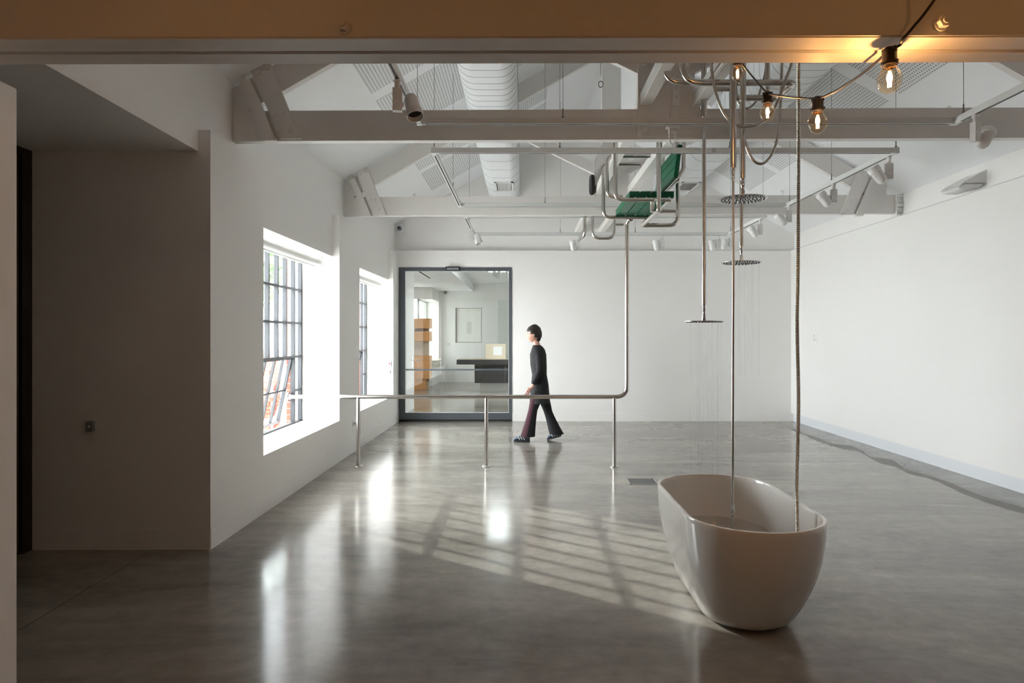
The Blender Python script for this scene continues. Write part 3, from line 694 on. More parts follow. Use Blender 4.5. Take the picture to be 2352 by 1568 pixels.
# ================================================================== GLASS DOOR AND THE ROOM BEYOND
Y0, Y1 = YB - .012, YB + .05
dr = tag(obj('door_2', boxes((XD0, XD0 + .115, Y0, Y1, 0, ZD), (XD1 - .05, XD1, Y0, Y1, 0, ZD), (XD0 + .115, XD1 - .05, Y0, Y1, ZD - .065, ZD), (XD0 + .115, XD1 - .05, Y0, Y1, .03, .15)), 'dark_frame'), 'large glass door in a dark grey metal frame', kind='structure')
obj('glass_pane', boxes((XD0 + .115, XD1 - .05, YB + .012, YB + .022, .15, ZD - .065)), 'door_glass', dr)
obj('glazing_bead', boxes((XD0 + .115, XD0 + .122, Y0 - .004, Y0 + .01, .15, ZD - .065), (XD1 - .057, XD1 - .05, Y0 - .004, Y0 + .01, .15, ZD - .065), (XD0 + .122, XD1 - .057, Y0 - .004, Y0 + .01, .15, .157), (XD0 + .122, XD1 - .057, Y0 - .004, Y0 + .01, ZD - .072, ZD - .065)), 'white_metal', dr)
obj('mid_rail', boxes((XD0 + .115, XD1 - .05, Y0 + .01, Y1 - .005, .895, .922)), 'dark_frame', dr)
obj('floor_seal', boxes((XD0, XD1, Y0 - .004, Y1, 0, .028)), 'black', dr)
bm = bmesh.new(); prism(bm, [(YB - .012, 2.725), (YB - .075, 2.72), (YB - .085, 2.69), (YB - .05, 2.662), (YB - .012, 2.655)], -1.365, -1.11, 'x')
sn = obj('door_sensor', bm, 'plastic_dark', dr); obj('sensor_window', boxes((-1.34, -1.135, YB - .088, YB - .06, 2.668, 2.70)), 'plastic_grey', sn)
hd = obj('door_handle', one(tube, fillet([(-1.955, Y0 - .002, 1.08), (-1.955, Y0 - .05, 1.08), (-1.80, Y0 - .05, 1.08)], .02), .009, 10), 'steel', dr, True)
obj('handle_plate', one(bbox, -1.972, -1.938, Y0 + .006, Y0 + .024, .94, 1.14, .004), 'steel', hd)

t = thing('reception_desk', 'black reception desk on a white plinth beyond the glass door', 'desk', (-.2, 18.4, 0))
obj('plinth', one(bbox, -1.16, .9, 18.40, 19.0, 0, .245, .004), 'plastic_white', t)
obj('desk_body', one(bbox, -1.30, .95, 18.2, 19.2, .255, .78, .004), 'desk_dark', t)
obj('desk_top', one(bbox, -1.77, 1.0, 18.1, 19.4, .75, .88, .004), 'desk_dark', t)
obj('top_inlay', boxes((-1.75, -.4, 18.3, 19.38, .88, .884)), 'beige_box', t)
t = thing('display_box', 'beige box with a white painted reflection on its face, on the reception desk', 'box', (-.75, 18.7, .884))
obj('case', one(bbox, -1.04, -.48, 18.6, 18.95, .886, 1.29, .006), 'beige_box', t)
obj('painted_reflection', boxes((-.82, -.58, 18.594, 18.601, .98, 1.22)), 'plastic_white', t)  # plain white plate, paints the bright reflection onto the box
t = thing('plywood_shelf', 'stack of orange plywood shelf boxes beyond the glass door', 'shelf', (-2.95, 19.4, 0))
for z0, z1 in ((1.72, 2.0), (1.36, 1.64), (.30, .95)):
    bm = bmesh.new(); bbox(bm, -3.44, -2.62, 19.2, 19.6, z0, z1, .004); obj('shelf_box', bm, 'plywood', t)
obj('back_board', boxes((-3.44, -2.70, 19.56, 19.60, 0, 2.0)), 'beige_box', t)
obj('plinth', boxes((-3.44, -2.75, 19.25, 19.6, 0, .30)), 'plywood', t)
t = thing('window_bench', 'pale timber bench board in the far window recess', 'bench', (-2.9, 21.4, .72))
obj('board', one(bbox, -3.4, -2.62, 20.62, 22.18, .721, .77, .004), 'beige_box', t); obj('apron', boxes((-2.74, -2.70, 20.7, 22.1, .52, .721)), 'beige_box', t)
t = thing('framed_poster', 'pale printed poster hung in the display recess beyond the door', 'poster', (-1.8, YN + .07, 1.33))
obj('sheet', boxes((nx[0] + .03, nx[1] - .03, YN + .066, YN + .078, nz[0] + .03, nz[1] - .02)), 'paper', t)
obj('frame', boxes((nx[0], nx[0]+.02, YN + .05, YN + .08, *nz), (nx[1]-.02, nx[1], YN + .05, YN + .08, *nz), (nx[0], nx[1], YN + .05, YN + .08, nz[1]-.02, nz[1]), (nx[0], nx[1], YN + .05, YN + .08, nz[0], nz[0]+.02)), 'print_grey', t)
obj('text_block', boxes((-1.86, -1.70, YN + .063, YN + .066, 1.58, 1.98)), 'fine_print', t)
for x in (-2.12, -1.8, -1.48): obj('pin', boxes((x - .012, x + .012, YN + .055, YN + .066, 2.33, 2.355)), 'plastic_grey', t)
t = thing('notice_card', 'small pale notice card on the wall beside the far recess', 'notice', (-2.46, YN, 1.15))
obj('card', boxes((-2.53, -2.39, YN - .008, YN - .001, 1.16, 1.30)), 'paper', t); obj('print', boxes((-2.51, -2.41, YN - .009, YN - .008, 1.20, 1.27)), 'fine_print', t)
t = thing('ceiling_light_box', 'white ceiling light box glowing in the room beyond', 'ceiling light', (.3, 16.4, 3.05))
obj('housing', boxes((-.9, 2.2, 16.0, 16.9, 3.10, 3.215)), 'white_metal', t); obj('diffuser', boxes((-.85, 2.15, 16.05, 16.85, 3.085, 3.10)), 'light_panel', t)
t = thing('glass_screen', 'frameless glass screen panel standing beyond the reception desk', 'screen', (.3, 21.0, 0))
obj('glass_sheet', boxes((-.78, 1.2, 21.0, 21.012, 0, 2.6)), 'glass', t); obj('edge_post', boxes((-.79, -.775, 20.995, 21.017, 0, 2.6)), 'white_metal', t)
spot(-.62, 14.6, R(20), (-.3, .5, -.6), 'white ceiling spotlight seen through the top of the glass door, left one', 1, 2.975)
spot(-.36, 15.0, R(-20), (.1, -.4, -.8), 'white ceiling spotlight seen through the top of the glass door, right one', 1, 2.975)
obj_r = thing('linear_grille', 'slim dark linear air grille in the ceiling beyond the door', 'grille', (-2.3, 16.5, 2.97))
obj('frame', boxes((-2.46, -2.40, 15.6, 17.4, 2.972, 2.98), (-2.34, -2.28, 15.6, 17.4, 2.972, 2.98)), 'white_metal', obj_r); obj('slot', boxes((-2.40, -2.34, 15.6, 17.4, 2.974, 2.98)), 'hole_dark', obj_r)

# ================================================================== STEEL RAIL
YR = 7.84; ZR = .805; RP = .0235
t = thing('steel_handrail', 'long stainless steel handrail running from the window and turning straight up', 'handrail', (-.4, YR, 0))
XU = (1440 - VPX) * YR / FPX
obj('rail_pipe', one(tube, fillet([(-2.70, YR, ZR), (XU, YR, ZR), (XU, YR, 2.80), (XU + .02, YR - .05, 2.835), (XU + .02, YR - .17, 2.815)], [.1, .13, .13, .01, .01], 10), RP, 18), 'steel', t, True)
for k, x in enumerate((-1.895, -.425, 1.045)):
    p = obj('post', one(tube, [(x, YR, .012), (x, YR, ZR - .005)], .0225, 18), 'steel', t, True)
    obj('base_flange', one(lathe, [(0, .014), (.048, .013), (.052, .009), (.052, 0), (0, 0)], 28, (x, YR, 0)), 'steel', p, True)
    for a in (45, 165, 285): obj('screw', one(lathe, [(0, .018), (.006, .017), (.007, .013)], 8, (x + .038*math.cos(R(a)), YR + .038*math.sin(R(a)), 0)), 'chrome', p)
bm = bmesh.new(); lathe(bm, [(.024, 0), (.048, 0), (.052, .006), (.052, .014), (.034, .016), (.034, .034), (.024, .036)], 24)
bmesh.ops.transform(bm, matrix=Matrix.Translation((-2.705, YR, ZR)) @ Matrix.Rotation(R(90), 4, 'Y'), verts=bm.verts[:]); obj('wall_flange', bm, 'steel', t, True)
for x in (-1.45, .07, .62): obj('joint_ring', one(tube, [(x, YR, ZR), (x + .006, YR, ZR)], .0242, 18), 'steel', t, True)
obj('joint_ring', one(tube, [(XU, YR, 1.92), (XU, YR, 1.926)], .0242, 18), 'steel', t, True)

# ================================================================== HANGING GREEN BENCH
YN_, YF_ = 6.60, 7.57
t = thing('hanging_bench', 'green slatted bench hung from the roof on bent steel pipes', 'bench', (1.25, 7.1, 2.8))
for k in range(4):
    x = 1.029 + k*.1105
    bm = bmesh.new(); bbox(bm, x, x + .099, 6.615, 7.60, 2.842, 2.905, .004, 2); obj('seat_slat', bm, 'green_slat', t)
for k in range(3):
    z = 3.04 + k*.108
    bm = bmesh.new(); bbox(bm, -.02, .02, 6.615, 7.60, 0, .101, .004, 2)
    bmesh.ops.transform(bm, matrix=Matrix.Translation((1.477 + k*.016, 0, z)) @ Matrix.Rotation(R(8), 4, 'Y'), verts=bm.verts[:]); obj('back_slat', bm, 'green_slat', t)
def pipe(name, pts, rad, r, m='steel', parent=None, n=16): return obj(name, one(tube, fillet(pts, rad, 8), r, n), m, parent, True)
xB = .888; zS = 2.820
# support loop: down, under the near end of the seat, along the back, under the far end, up and over as an arm
pipe('seat_frame', [(xB, YN_, 3.55), (xB, YN_, zS), (1.42, YN_, zS), (1.42, YF_, zS), (.888, YF_, zS), (.888, YF_, 3.41), (1.40, YF_, 3.41)], [0, 0, .085, .012, .012, .085, .07, 0][1:], .0205, parent=t)
pipe('arm_loop', [(1.03, 7.1, 2.95), (.872, 7.1, 2.95), (.872, 7.1, 3.375), (1.40, 7.1, 3.375)], [0, .09, .085, 0], .0195, parent=t)
xA = at(1513, 482, 6.55).x; zA = 2.715
pipe('hanger', [(xA, 6.55, 3.60), (xA, 6.55, zA), (xA, 7.47, zA), (1.69, 7.47, zA), (1.69, 7.47, 3.62)], [0, .012, .012, .10, 0], .0235, parent=t)
pipe('back_frame', [(1.555, 6.62, 3.60), (1.555, 6.62, 3.12), (1.50, 6.62, 3.022), (1.50, 7.60, 3.022), (1.555, 7.60, 3.12), (1.555, 7.60, 3.60)], [0, .03, .012, .012, .03, 0], .0195, parent=t)
pipe('brace', [(1.34, 7.2, 2.822), (1.615, 7.2, 2.822), (1.675, 7.46, 2.822)], [0, .02, 0], .019, parent=t)
obj('drop_post', one(tube, [at(1498, 458, 6.62), at(1498, 487, 6.62)], .022, 14), 'steel', t, True)
pipe('top_link', [(xB - .02, 6.60, 3.53), (1.70, 6.60, 3.53)], [0, 0], .018, parent=t)
for x in (1.08, 1.19, 1.30, 1.41):
    for y in (YN_, YF_): obj('bolt', one(tube, [(x - .0, y, 2.838), (x, y, 2.845)], .008, 8), 'chrome', t)
# smaller pipe loops behind the bench
t = thing('pipe_hoop', 'small squared hoop of steel pipe hanging behind the bench', 'pipe', at(1385, 545, 8.95))
D = 8.82
pipe('hoop', [at(1361, 500, D) + Vector((0, 0, .2)), at(1361, 547, D), at(1411, 547, D), at(1411, 500, D) + Vector((0, 0, .2))], [0, .10, .10, 0], .020, parent=t)
pipe('stub', [at(1411, 515, D), at(1432, 515, D)], [0, 0], .017, parent=t)
t = thing('pipe_end', 'short bent steel pipe end beside the squared hoop', 'pipe', at(1340, 540, 8.9))
pipe('bent_pipe', [at(1343, 500, D) + Vector((0, 0, .2)), at(1343, 540, D), at(1332, 546, D) + Vector((0, .25, 0))], [0, .05, 0], .021, parent=t)

# ================================================================== PIPES, SHOWERS AND HOSES
ZTOP = 3.85
t = thing('hanging_pipework', 'looped stainless steel pipework hung above the bathtub', 'pipework', (1.4, 4.5, 3.13))
D1, D2 = 4.40, 4.66
zP = at(0, 190, D1).z
x0 = at(1568, 0, D1).x; x1 = at(1826, 0, D1).x
pipe('front_loop', [(x0, D1, ZTOP), (x0, D1, zP), (x1, D1, zP), (x1, D2 + .02, zP), (at(1690, 0, D2).x, D2 + .02, zP)], [0, .12, .05, .04, 0], .0205, parent=t)
xq = at(1527, 0, D2).x; zq = at(0, 189, D2).z
pipe('rear_loop', [(xq, D2, ZTOP), (xq, D2, zq), (1.27, D2, zq), (1.27, 4.1, zq)], [0, .12, .02, 0], .0205, parent=t)
xv = at(1765, 0, D2).x
pipe('upright', [(xv, D2 + .02, ZTOP), (xv, D2 + .02, zP)], [0, 0], .017, parent=t)
pipe('cross_tie', [(at(1650, 0, D2).x, D2 + .1, zP + .09), (at(1700, 0, D2).x, D2 + .1, zP + .09)], [0, 0], .018, parent=t)

def nozzle_plate(x, y, z, rad, t, seed):
    h = obj('shower_head', one(lathe, [(0, z + .010), (.012, z + .010), (.02, z + .006), (rad - .01, z + .004), (rad, z + .002), (rad, z - .002), (rad - .004, z - .003), (0, z - .003)], 40, (x, y, 0)), 'head_steel', t, True)
    bm = bmesh.new(); rnd = random.Random(seed)
    for ring, n in ((.018, 6), (.04, 11), (.064, 17), (.088, 22), (.112, 28), (.132, 32)):
        for k in range(n):
            a = 2*math.pi*(k + rnd.random()*.35)/n; lathe(bm, [(.0034, z - .003), (.0026, z - .008), (0, z - .0082)], 6, (x + ring*math.cos(a), y + ring*math.sin(a), 0))
    nz_ = obj('nozzles', bm, 'dark_rubber', h); nz_['kind'] = 'stuff'
def shower(x, y, z, zj, label, r1, r2, seed):
    t = thing('ceiling_shower', label, 'shower', (x, y, z), 'ceiling rain showers')
    p = obj('drop_pipe', one(tube, [(x, y, z + .13), (x, y, zj)], r2, 16), 'steel', t, True)
    obj('sleeve_pipe', one(tube, [(x, y, zj), (x, y, ZTOP)], r1, 18), 'steel', t, True)
    obj('coupling', one(lathe, [(r2, z + .135), (r2*.75, z + .12), (.011, z + .105), (.013, z + .10), (.013, z + .085), (.0095, z + .08), (.0095, z + .06), (.0135, z + .055), (.0135, z + .03), (.017, z + .028), (.017, z + .008), (0, z + .008)], 16, (x, y, 0)), 'chrome', t, True)
    nozzle_plate(x, y, z, .150, t, seed)
SH = []
for px, py, d, jy, lab, r1, r2 in ((1617, 738, 5.20, 269, 'lowest round rain shower, on the left drop pipe', .021, .0148),
                                   (1703, 603, 5.27, 200, 'middle-height round rain shower, farthest of the three', .019, .0148),
                                   (1706, 457, 4.36, 232, 'highest round rain shower, above the bathtub', .0215, .0165)):
    p = at(px, py, d); j = at(px, jy, d)
    if d == 5.27: j.z = 3.45
    shower(p.x, p.y, p.z, j.z, lab, r1, r2, px); SH.append(p)
# falling water
def rain(p, n, z1, label, seed):
    rnd = random.Random(seed); bm = bmesh.new()
    for i in range(n):
        a = rnd.random()*6.283; q = .135*math.sqrt(rnd.random()); x, y = p.x + q*math.cos(a), p.y + q*math.sin(a); z = p.z - .012
        while z > z1:
            L = .10 + rnd.random()*.35
            if rnd.random() < .8: tube(bm, [(x, y, z), (x, y, max(z1, z - L))], .0007, 5)
            z -= L + .02 + rnd.random()*.12
    o = obj('shower_water', bm, 'water_jet'); tag(o, label, 'water', kind='stuff')
rain(SH[0], 46, .02, 'fine streams of water falling from the lowest rain shower', 1)
rain(SH[1], 26, 1.2, 'fine streams of water falling from the middle-height rain shower', 2)

def hose_tube(name, pts, r, parent, rib=0.0, pitch=.009, m='hose_steel'):
    P = catmull(pts, 14)
    if rib:
        Q = [P[0]]; acc = 0
        for a, b in zip(P, P[1:]):
            L = (b - a).length; s = 0
            while acc + (L - s) >= pitch/2: s += pitch/2 - acc; acc = 0; Q.append(a.lerp(b, s/L))
            acc += L - s
        P = Q; rs = [r + (rib if i % 2 else -rib) for i in range(len(P))]
    else: rs = r
    return obj(name, one(tube, P, rs, 10), m, parent, True)
# straight supply pipe with the hose into the bath
x, y = at(1684, 0, 4.0).x, 4.0
t = thing('bath_hose', 'thin steel hose dropping from a thick pipe into the bathtub', 'hose', (x, y, .36))
obj('sleeve_pipe', one(tube, [(x, y, 2.485), (x, y, ZTOP)], .0185, 18), 'steel', t, True)
obj('ferrule', one(lathe, [(0, 2.49), (.0105, 2.49), (.0105, 2.455), (.0075, 2.445), (.009, 2.44), (.009, 2.415), (.006, 2.40)], 14, (x, y, 0)), 'chrome', t, True)
hose_tube('hose', [(x, y, 2.42), (x + .001, y, 1.9), (x - .001, y, 1.2), (x - .002, y, .7), (x - .004, y, .50)], .0072, t, .0007)
obj('hose_joint', one(lathe, [(0, .515), (.010, .515), (.010, .497), (.0125, .494), (.0125, .484), (.010, .481), (.0125, .478), (.0125, .468), (.009, .463), (.007, .44), (0, .44)], 14, (x - .004, y, 0)), 'chrome', t, True)
hose_tube('hose_tail', [(x - .004, y, .45), (x - .008, y - .005, .40), (x - .014, y - .012, .34)], .0066, t, .0007)
# ribbed hose
D = 3.6
t = thing('ribbed_hose', 'long ribbed metal hose hanging straight down into the bathtub', 'hose', at(1832, 1218, D))
hose_tube('hose', [(at(1834, 0, D).x, D, 3.6), at(1834, 150, D), at(1834, 400, D), at(1833, 620, D), at(1831, 740, D), at(1834, 900, D), at(1833, 1000, D), at(1830, 1110, D), at(1831, 1160, D), at(1832, 1225, D), at(1832, 1250, D)], .0090, t, .0013, .010)
# sagging hoses
for lab, d, pp, r in (('sagging metal hose hanging in a wide curve beneath the pipe frame', 4.28, [(1634, 60), (1634, 146), (1642, 205), (1660, 255), (1685, 284), (1710, 291), (1740, 286), (1768, 266), (1790, 225), (1806, 180), (1818, 146), (1835, 60)], .0095),
                      ('deep sagging metal hose forming the longest loop over the showers', 4.52, [(1797, 60), (1796, 146), (1794, 198), (1790, 277), (1781, 335), (1764, 367), (1747, 376), (1730, 368), (1716, 341), (1708, 300), (1704, 200)], .0090),
                      ('short sagging metal hose curled behind the pipe frame', 4.80, [(1770, 60), (1761, 146), (1753, 186), (1740, 226), (1724, 246), (1708, 248), (1694, 230), (1690, 190)], .0085)):
    t = thing('sagging_hose', lab, 'hose', at(pp[5][0], pp[5][1], d), 'metal hoses over the bath')
    pts = [at(px, py, d) for px, py in pp]; hose_tube('hose', pts, r, t, .0006, .012)
    if d == 4.28:
        q = at(1634, 150, d); obj('ferrule', one(lathe, [(0, q.z + .05), (.012, q.z + .05), (.012, q.z), (.010, q.z - .005), (.010, q.z - .03), (0, q.z - .032)], 12, (q.x, q.y, 0)), 'chrome', t, True)

# ================================================================== BATHTUB
t = thing('bathtub', 'freestanding white oval bathtub with smooth curved sides', 'bathtub', (1.19, 3.885, 0))
def stadium(b, s, z, n=24):
    P = []
    for k in range(n + 1):
        a = math.pi * k / n; P.append((b*math.cos(a), s + b*math.sin(a), z))
    for k in range(1, 8): P.append((-b, s - 2*s*k/8, z))
    for k in range(n + 1):
        a = math.pi + math.pi * k / n; P.append((b*math.cos(a), -s + b*math.sin(a), z))
    for k in range(1, 8): P.append((b, -s + 2*s*k/8, z))
    return [Vector(p) + Vector((1.19, 3.885, 0)) for p in P]
def loft(bm, levels, cap0=False, cap1=False):
    rs = [[bm.verts.new(p) for p in L] for L in levels]
    for a, b in zip(rs, rs[1:]):
        n = len(a)
        for k in range(n): bm.faces.new((a[k], a[(k+1) % n], b[(k+1) % n], b[k]))
    if cap0: bm.faces.new(rs[0][::-1])
    if cap1: bm.faces.new(rs[-1])
H = .58; L = []
b0, b1, s0, s1 = .232, .352, .222, .345
def wall(tt, off=0.0):
    f = 1 - (1 - tt)**2.1; return b0 + (b1 - b0)*f - off, s0 + (s1 - s0)*f
L.append(stadium(b0 - .03, s0, .012))
for k in range(25):
    tt = k / 24; b, s = wall(tt); z = .014 + (H - .006 - .014)*tt
    if k == 0: b -= .012
    L.append(stadium(b, s, z))
for e, z in ((.0015, H - .002), (.005, H), (.014, H), (.018, H - .002), (.020, H - .007)): L.append(stadium(b1 - e, s1, z))
for k in range(1, 16):
    tt = 1 - k/16 * .80; b, s = wall(tt, .021); L.append(stadium(b, s, .014 + (H - .02)*tt))
b, s = wall(.17, .05); L.append(stadium(b, s, .105)); L.append(stadium(b - .06, s, .092)); L.append(stadium(.05, s*.8, .085))
bm = bmesh.new(); loft(bm, L, True, True); obj('tub_shell', bm, 'tub', t, True)
bm = bmesh.new(); loft(bm, [stadium(b0 - .045, s0, 0), stadium(b0 - .045, s0, .014)], True, True); obj('plinth', bm, 'dark_rubber', t)
bm = bmesh.new(); b, s = wall((.315 - .014)/(H - .02), .0225); vs = [bm.verts.new(p) for p in stadium(b, s, .315)]; bm.faces.new(vs)
w = obj('bath_water', bm, 'water'); tag(w, 'clear still water lying inside the white bathtub', 'water')

# ================================================================== STRING OF BULBS
t = thing('festoon_lights', 'string of glowing filament bulbs on a dark cable', 'string lights', (.9, 1.76, 2.1))
spec = [((2043, 184), 1.745, 56), ((1878, 282), 2.19, 43), ((1763, 260), 2.69, 35), ((1694, 170), 3.24, 29)]
def bulb_parts():
    d = {}
    bm = bmesh.new(); lathe(bm, [(0, -.034), (.010, -.0325), (.020, -.026), (.0275, -.013), (.0300, 0), (.0285, .011), (.0240, .020), (.0180, .030), (.0150, .036), (.0142, .044)], 28); d['bulb'] = mesh_of('bulb', bm, 'bulb_glass', True)
    bm = bmesh.new()
    for k in range(4):
        a = k * math.pi/2 + .4; tube(bm, [(.004*math.cos(a), .004*math.sin(a), -.017), (.003*math.cos(a), .003*math.sin(a), .014)], .0018, 6)
    d['filament'] = mesh_of('filament', bm, 'filament')
    bm = bmesh.new(); lathe(bm, [(.0, .016), (.0022, .016), (.004, .026), (.006, .042), (0, .042)], 10); d['stem'] = mesh_of('stem', bm, 'bulb_glass', True)
    bm = bmesh.new(); lathe(bm, [(.0148, .037), (.0185, .037), (.0205, .040), (.0205, .046), (.0185, .049), (.0175, .052), (.0175, .072), (.015, .079), (.009, .084), (0, .085)], 22)
    bbox(bm, -.019, -.008, -.006, .006, .068, .083, .002); bbox(bm, .008, .019, -.006, .006, .068, .083, .002); bbox(bm, -.0225, .0225, -.004, .004, .043, .048, .001); d['socket'] = mesh_of('socket', bm, 'socket_black', True)
    bm = bmesh.new(); lathe(bm, [(.0150, .032), (.0158, .032), (.0158, .042), (.0150, .042)], 18); d['cap'] = mesh_of('cap', bm, 'chrome', True)
    return d
BP = bulb_parts(); nodes_ = []
# the string carries on past the beam, over the camera
extra = [Vector((1.35, .90, 2.42)), Vector((.55, .35, 2.40)), Vector((-.75, .75, 2.40)), Vector((-.2, -.6, 2.42))]
POWER = 2.3
for c in [at(*pp, d) for pp, d, _ in spec] + extra:
    def put(k, par, loc=True):
        o = link(k, BP[k]); attach(o, par)
        if loc: o.location = c
        return o
    s_ = put('socket', t); s_.rotation_euler = (0, 0, random.random()*3)
    b_ = put('bulb', t)
    f_ = put('filament', b_, False); st_ = put('stem', b_, False); cp_ = put('cap', b_, False)
    l = bpy.data.lights.new('bulb_light', 'POINT'); l.energy = POWER if c.y > 1 else POWER * .3; l.color = (1.0, .52, .20); l.shadow_soft_size = .008
    lo_ = bpy.data.objects.new('bulb_light', l); COL.objects.link(lo_); lo_.location = c
    nodes_.append(c + Vector((0, 0, .077)))
def sag(a, b, s, n=8): return [a.lerp(b, k/n) - Vector((0, 0, s*4*(k/n)*(1 - k/n))) for k in range(n + 1)]
order = [Vector((1.45, 4.35, 3.4)), nodes_[3], nodes_[2], nodes_[1], nodes_[0]]
pts = []
for a, b in zip(order, order[1:]): pts += sag(a, b, .016 if b is nodes_[0] else .004)[:-1]
up = at(2146, 0, 1.66)
pts += catmull([nodes_[0], nodes_[0] + Vector((.016, -.022, .004)), at(2072, 92, 1.698), at(2098, 62, 1.685), up, Vector((up.x + .05, 1.5, 2.46))], 5)
q0 = Vector((up.x + .05, 1.5, 2.46))
for b in [nodes_[4], nodes_[5], nodes_[7], nodes_[6]]:
    pts += sag(q0, b, .02)[1:]; q0 = b
obj('cable', one(tube, pts, .0036, 8), 'cable_brown', t, True)

# ================================================================== WALKING PERSON
DP = 9.8
def pp(px, py, dy=0.0):
    v = at(px, py, DP); v.y += dy; return v
def skin_mesh(verts, edges, m, sub=2, root=0):
    me = bpy.data.meshes.new('skin'); me.from_pydata([v for v, _ in verts], edges, [])
    o = bpy.data.objects.new('skin_tmp', me); COL.objects.link(o)
    o.modifiers.new('s', 'SKIN'); o.modifiers.new('b', 'SUBSURF').levels = sub
    for i, (v, r) in enumerate(verts):
        d = me.skin_vertices[0].data[i]; d.radius = r if isinstance(r, tuple) else (r, r); d.use_root = (i == root)
    dg = bpy.context.evaluated_depsgraph_get(); dg.update()
    out = bpy.data.meshes.new_from_object(o.evaluated_get(dg)); bpy.data.objects.remove(o); bpy.data.meshes.remove(me)
    out.materials.clear(); out.materials.append(M[m]); out.polygons.foreach_set('use_smooth', [True]*len(out.polygons)); return out
def join_meshes(name, meshes, m):
    bm = bmesh.new()
    for k in meshes: bm.from_mesh(k); bpy.data.meshes.remove(k)
    return mesh_of(name, bm, m, True)
def oval_loft(levels, n=24, cap=True):
    """levels: (centre, half length along x, half width along y)"""
    bm = bmesh.new(); loft(bm, [[c + Vector((a*math.cos(2*math.pi*k/n), b*math.sin(2*math.pi*k/n), 0)) for k in range(n)] for c, a, b in levels], cap, cap); return bm
person = thing('person', 'person in a long black top and flared dark trousers walking left', 'person', pp(1236, 1012))
BV = [(pp(1240, 886), .10), (pp(1240, 858), .10), (pp(1237, 824), .09), (pp(1236, 808), .062), (pp(1234, 795), .052), (pp(1231, 785), .047), (pp(1229, 776), .05),
      (pp(1237, 812, -.13), .036), (pp(1239, 850, -.195), .034), (pp(1223, 884, -.175), .026), (pp(1218, 890, -.17), .030),
      (pp(1237, 812, .13), .036), (pp(1243, 850, .195), .034), (pp(1246, 886, .175), .026), (pp(1247, 893, .17), .030),
      (pp(1238, 896, -.085), .082), (pp(1224, 940, -.085), .055), (pp(1213, 998, -.08), .036),
      (pp(1243, 896, .085), .082), (pp(1259, 946, .085), .055), (pp(1277, 996, .085), .036)]
BE = [(0,1),(1,2),(2,3),(3,4),(4,5),(5,6),(3,7),(7,8),(8,9),(9,10),(3,11),(11,12),(12,13),(13,14),(0,15),(15,16),(16,17),(0,18),(18,19),(19,20)]
parts = [skin_mesh(BV, BE, 'skin')]
# head, turned towards where the person walks (-x)
bm = bmesh.new(); bmesh.ops.create_uvsphere(bm, u_segments=32, v_segments=24, radius=1)
hc = pp(1226, 767)
for v in bm.verts:
    x, y, z = v.co; a = .098; b = .074; c = .122
    jaw = max(0, -z); f = 1 - .22*jaw*jaw; X, Y, Zz = x*a, y*b*(1 - .28*jaw*jaw), z*c
    if x < -.2:
        X += .006*jaw                                      # flatter lower face
        d2 = (y/.20)**2; nz = max(0, 1 - abs(z + .16)/.26)
        X -= .030*math.exp(-d2*3)*nz*(1.25 if z < -.1 else .8)   # nose
        X += .010*math.exp(-((abs(y) - .38)/.16)**2)*math.exp(-((z - .06)/.12)**2)   # eye sockets
        X -= .006*math.exp(-(y/.35)**2)*math.exp(-((z + .52)/.09)**2)                # lips
        X -= .010*math.exp(-(y/.30)**2)*math.exp(-((z + .86)/.12)**2)                # chin
    v.co = hc + Vector((X, Y, Zz))
hm = bpy.data.meshes.new('head'); bm.to_mesh(hm); bm.free(); parts.append(hm)
def hand(w, side):
    """palm and five curled fingers below the wrist w"""
    d = Vector((-.45, 0, -.9)).normalized(); pl = [(w, (.016, .024)), (w + d*.045, (.014, .036)), (w + d*.085, (.013, .036))]
    out = [skin_mesh([(p, r) for p, r in pl], [(0, 1), (1, 2)], 'skin', 1)]
    for k, (o, ln) in enumerate(((-.028, .072), (-.009, .082), (.010, .077), (.028, .060))):
        b = w + d*.082 + Vector((o*.9, o*.35, o*.2)); c = Vector((.25, side*.1, -.95)).normalized()
        out.append(skin_mesh([(b, .0088), (b + d*ln*.42, .0085), (b + d*ln*.42 + c*ln*.33, .0078), (b + d*ln*.42 + c*ln*.33 + Vector((.6, 0, -.7)).normalized()*ln*.25, .007)], [(0, 1), (1, 2), (2, 3)], 'skin', 1))
    b = w + d*.03; q = Vector((-.75, side*.25, -.55)).normalized()
    out.append(skin_mesh([(b, .012), (b + q*.04, .010), (b + q*.04 + d*.032, .0085)], [(0, 1), (1, 2)], 'skin', 1)); return out
parts += hand(pp(1217, 888, -.17), -1) + hand(pp(1247, 891, .17), 1)
for s in (-1, 1):   # ears
    bm = bmesh.new(); bmesh.ops.create_uvsphere(bm, u_segments=10, v_segments=8, radius=1, matrix=Matrix.Translation(hc + Vector((.012, s*.072, -.008))) @ Matrix.Diagonal((.018, .010, .030, 1)))
    em = bpy.data.meshes.new('ear'); bm.to_mesh(em); bm.free(); parts.append(em)
link('body', join_meshes('body', parts, 'skin'), person)
for s in (-1, 1):
    bm = bmesh.new(); bmesh.ops.create_uvsphere(bm, u_segments=10, v_segments=8, radius=.0095, matrix=Matrix.Translation(hc + Vector((-.082, s*.030, .008)))); obj('eye', bm, 'black', person, True)
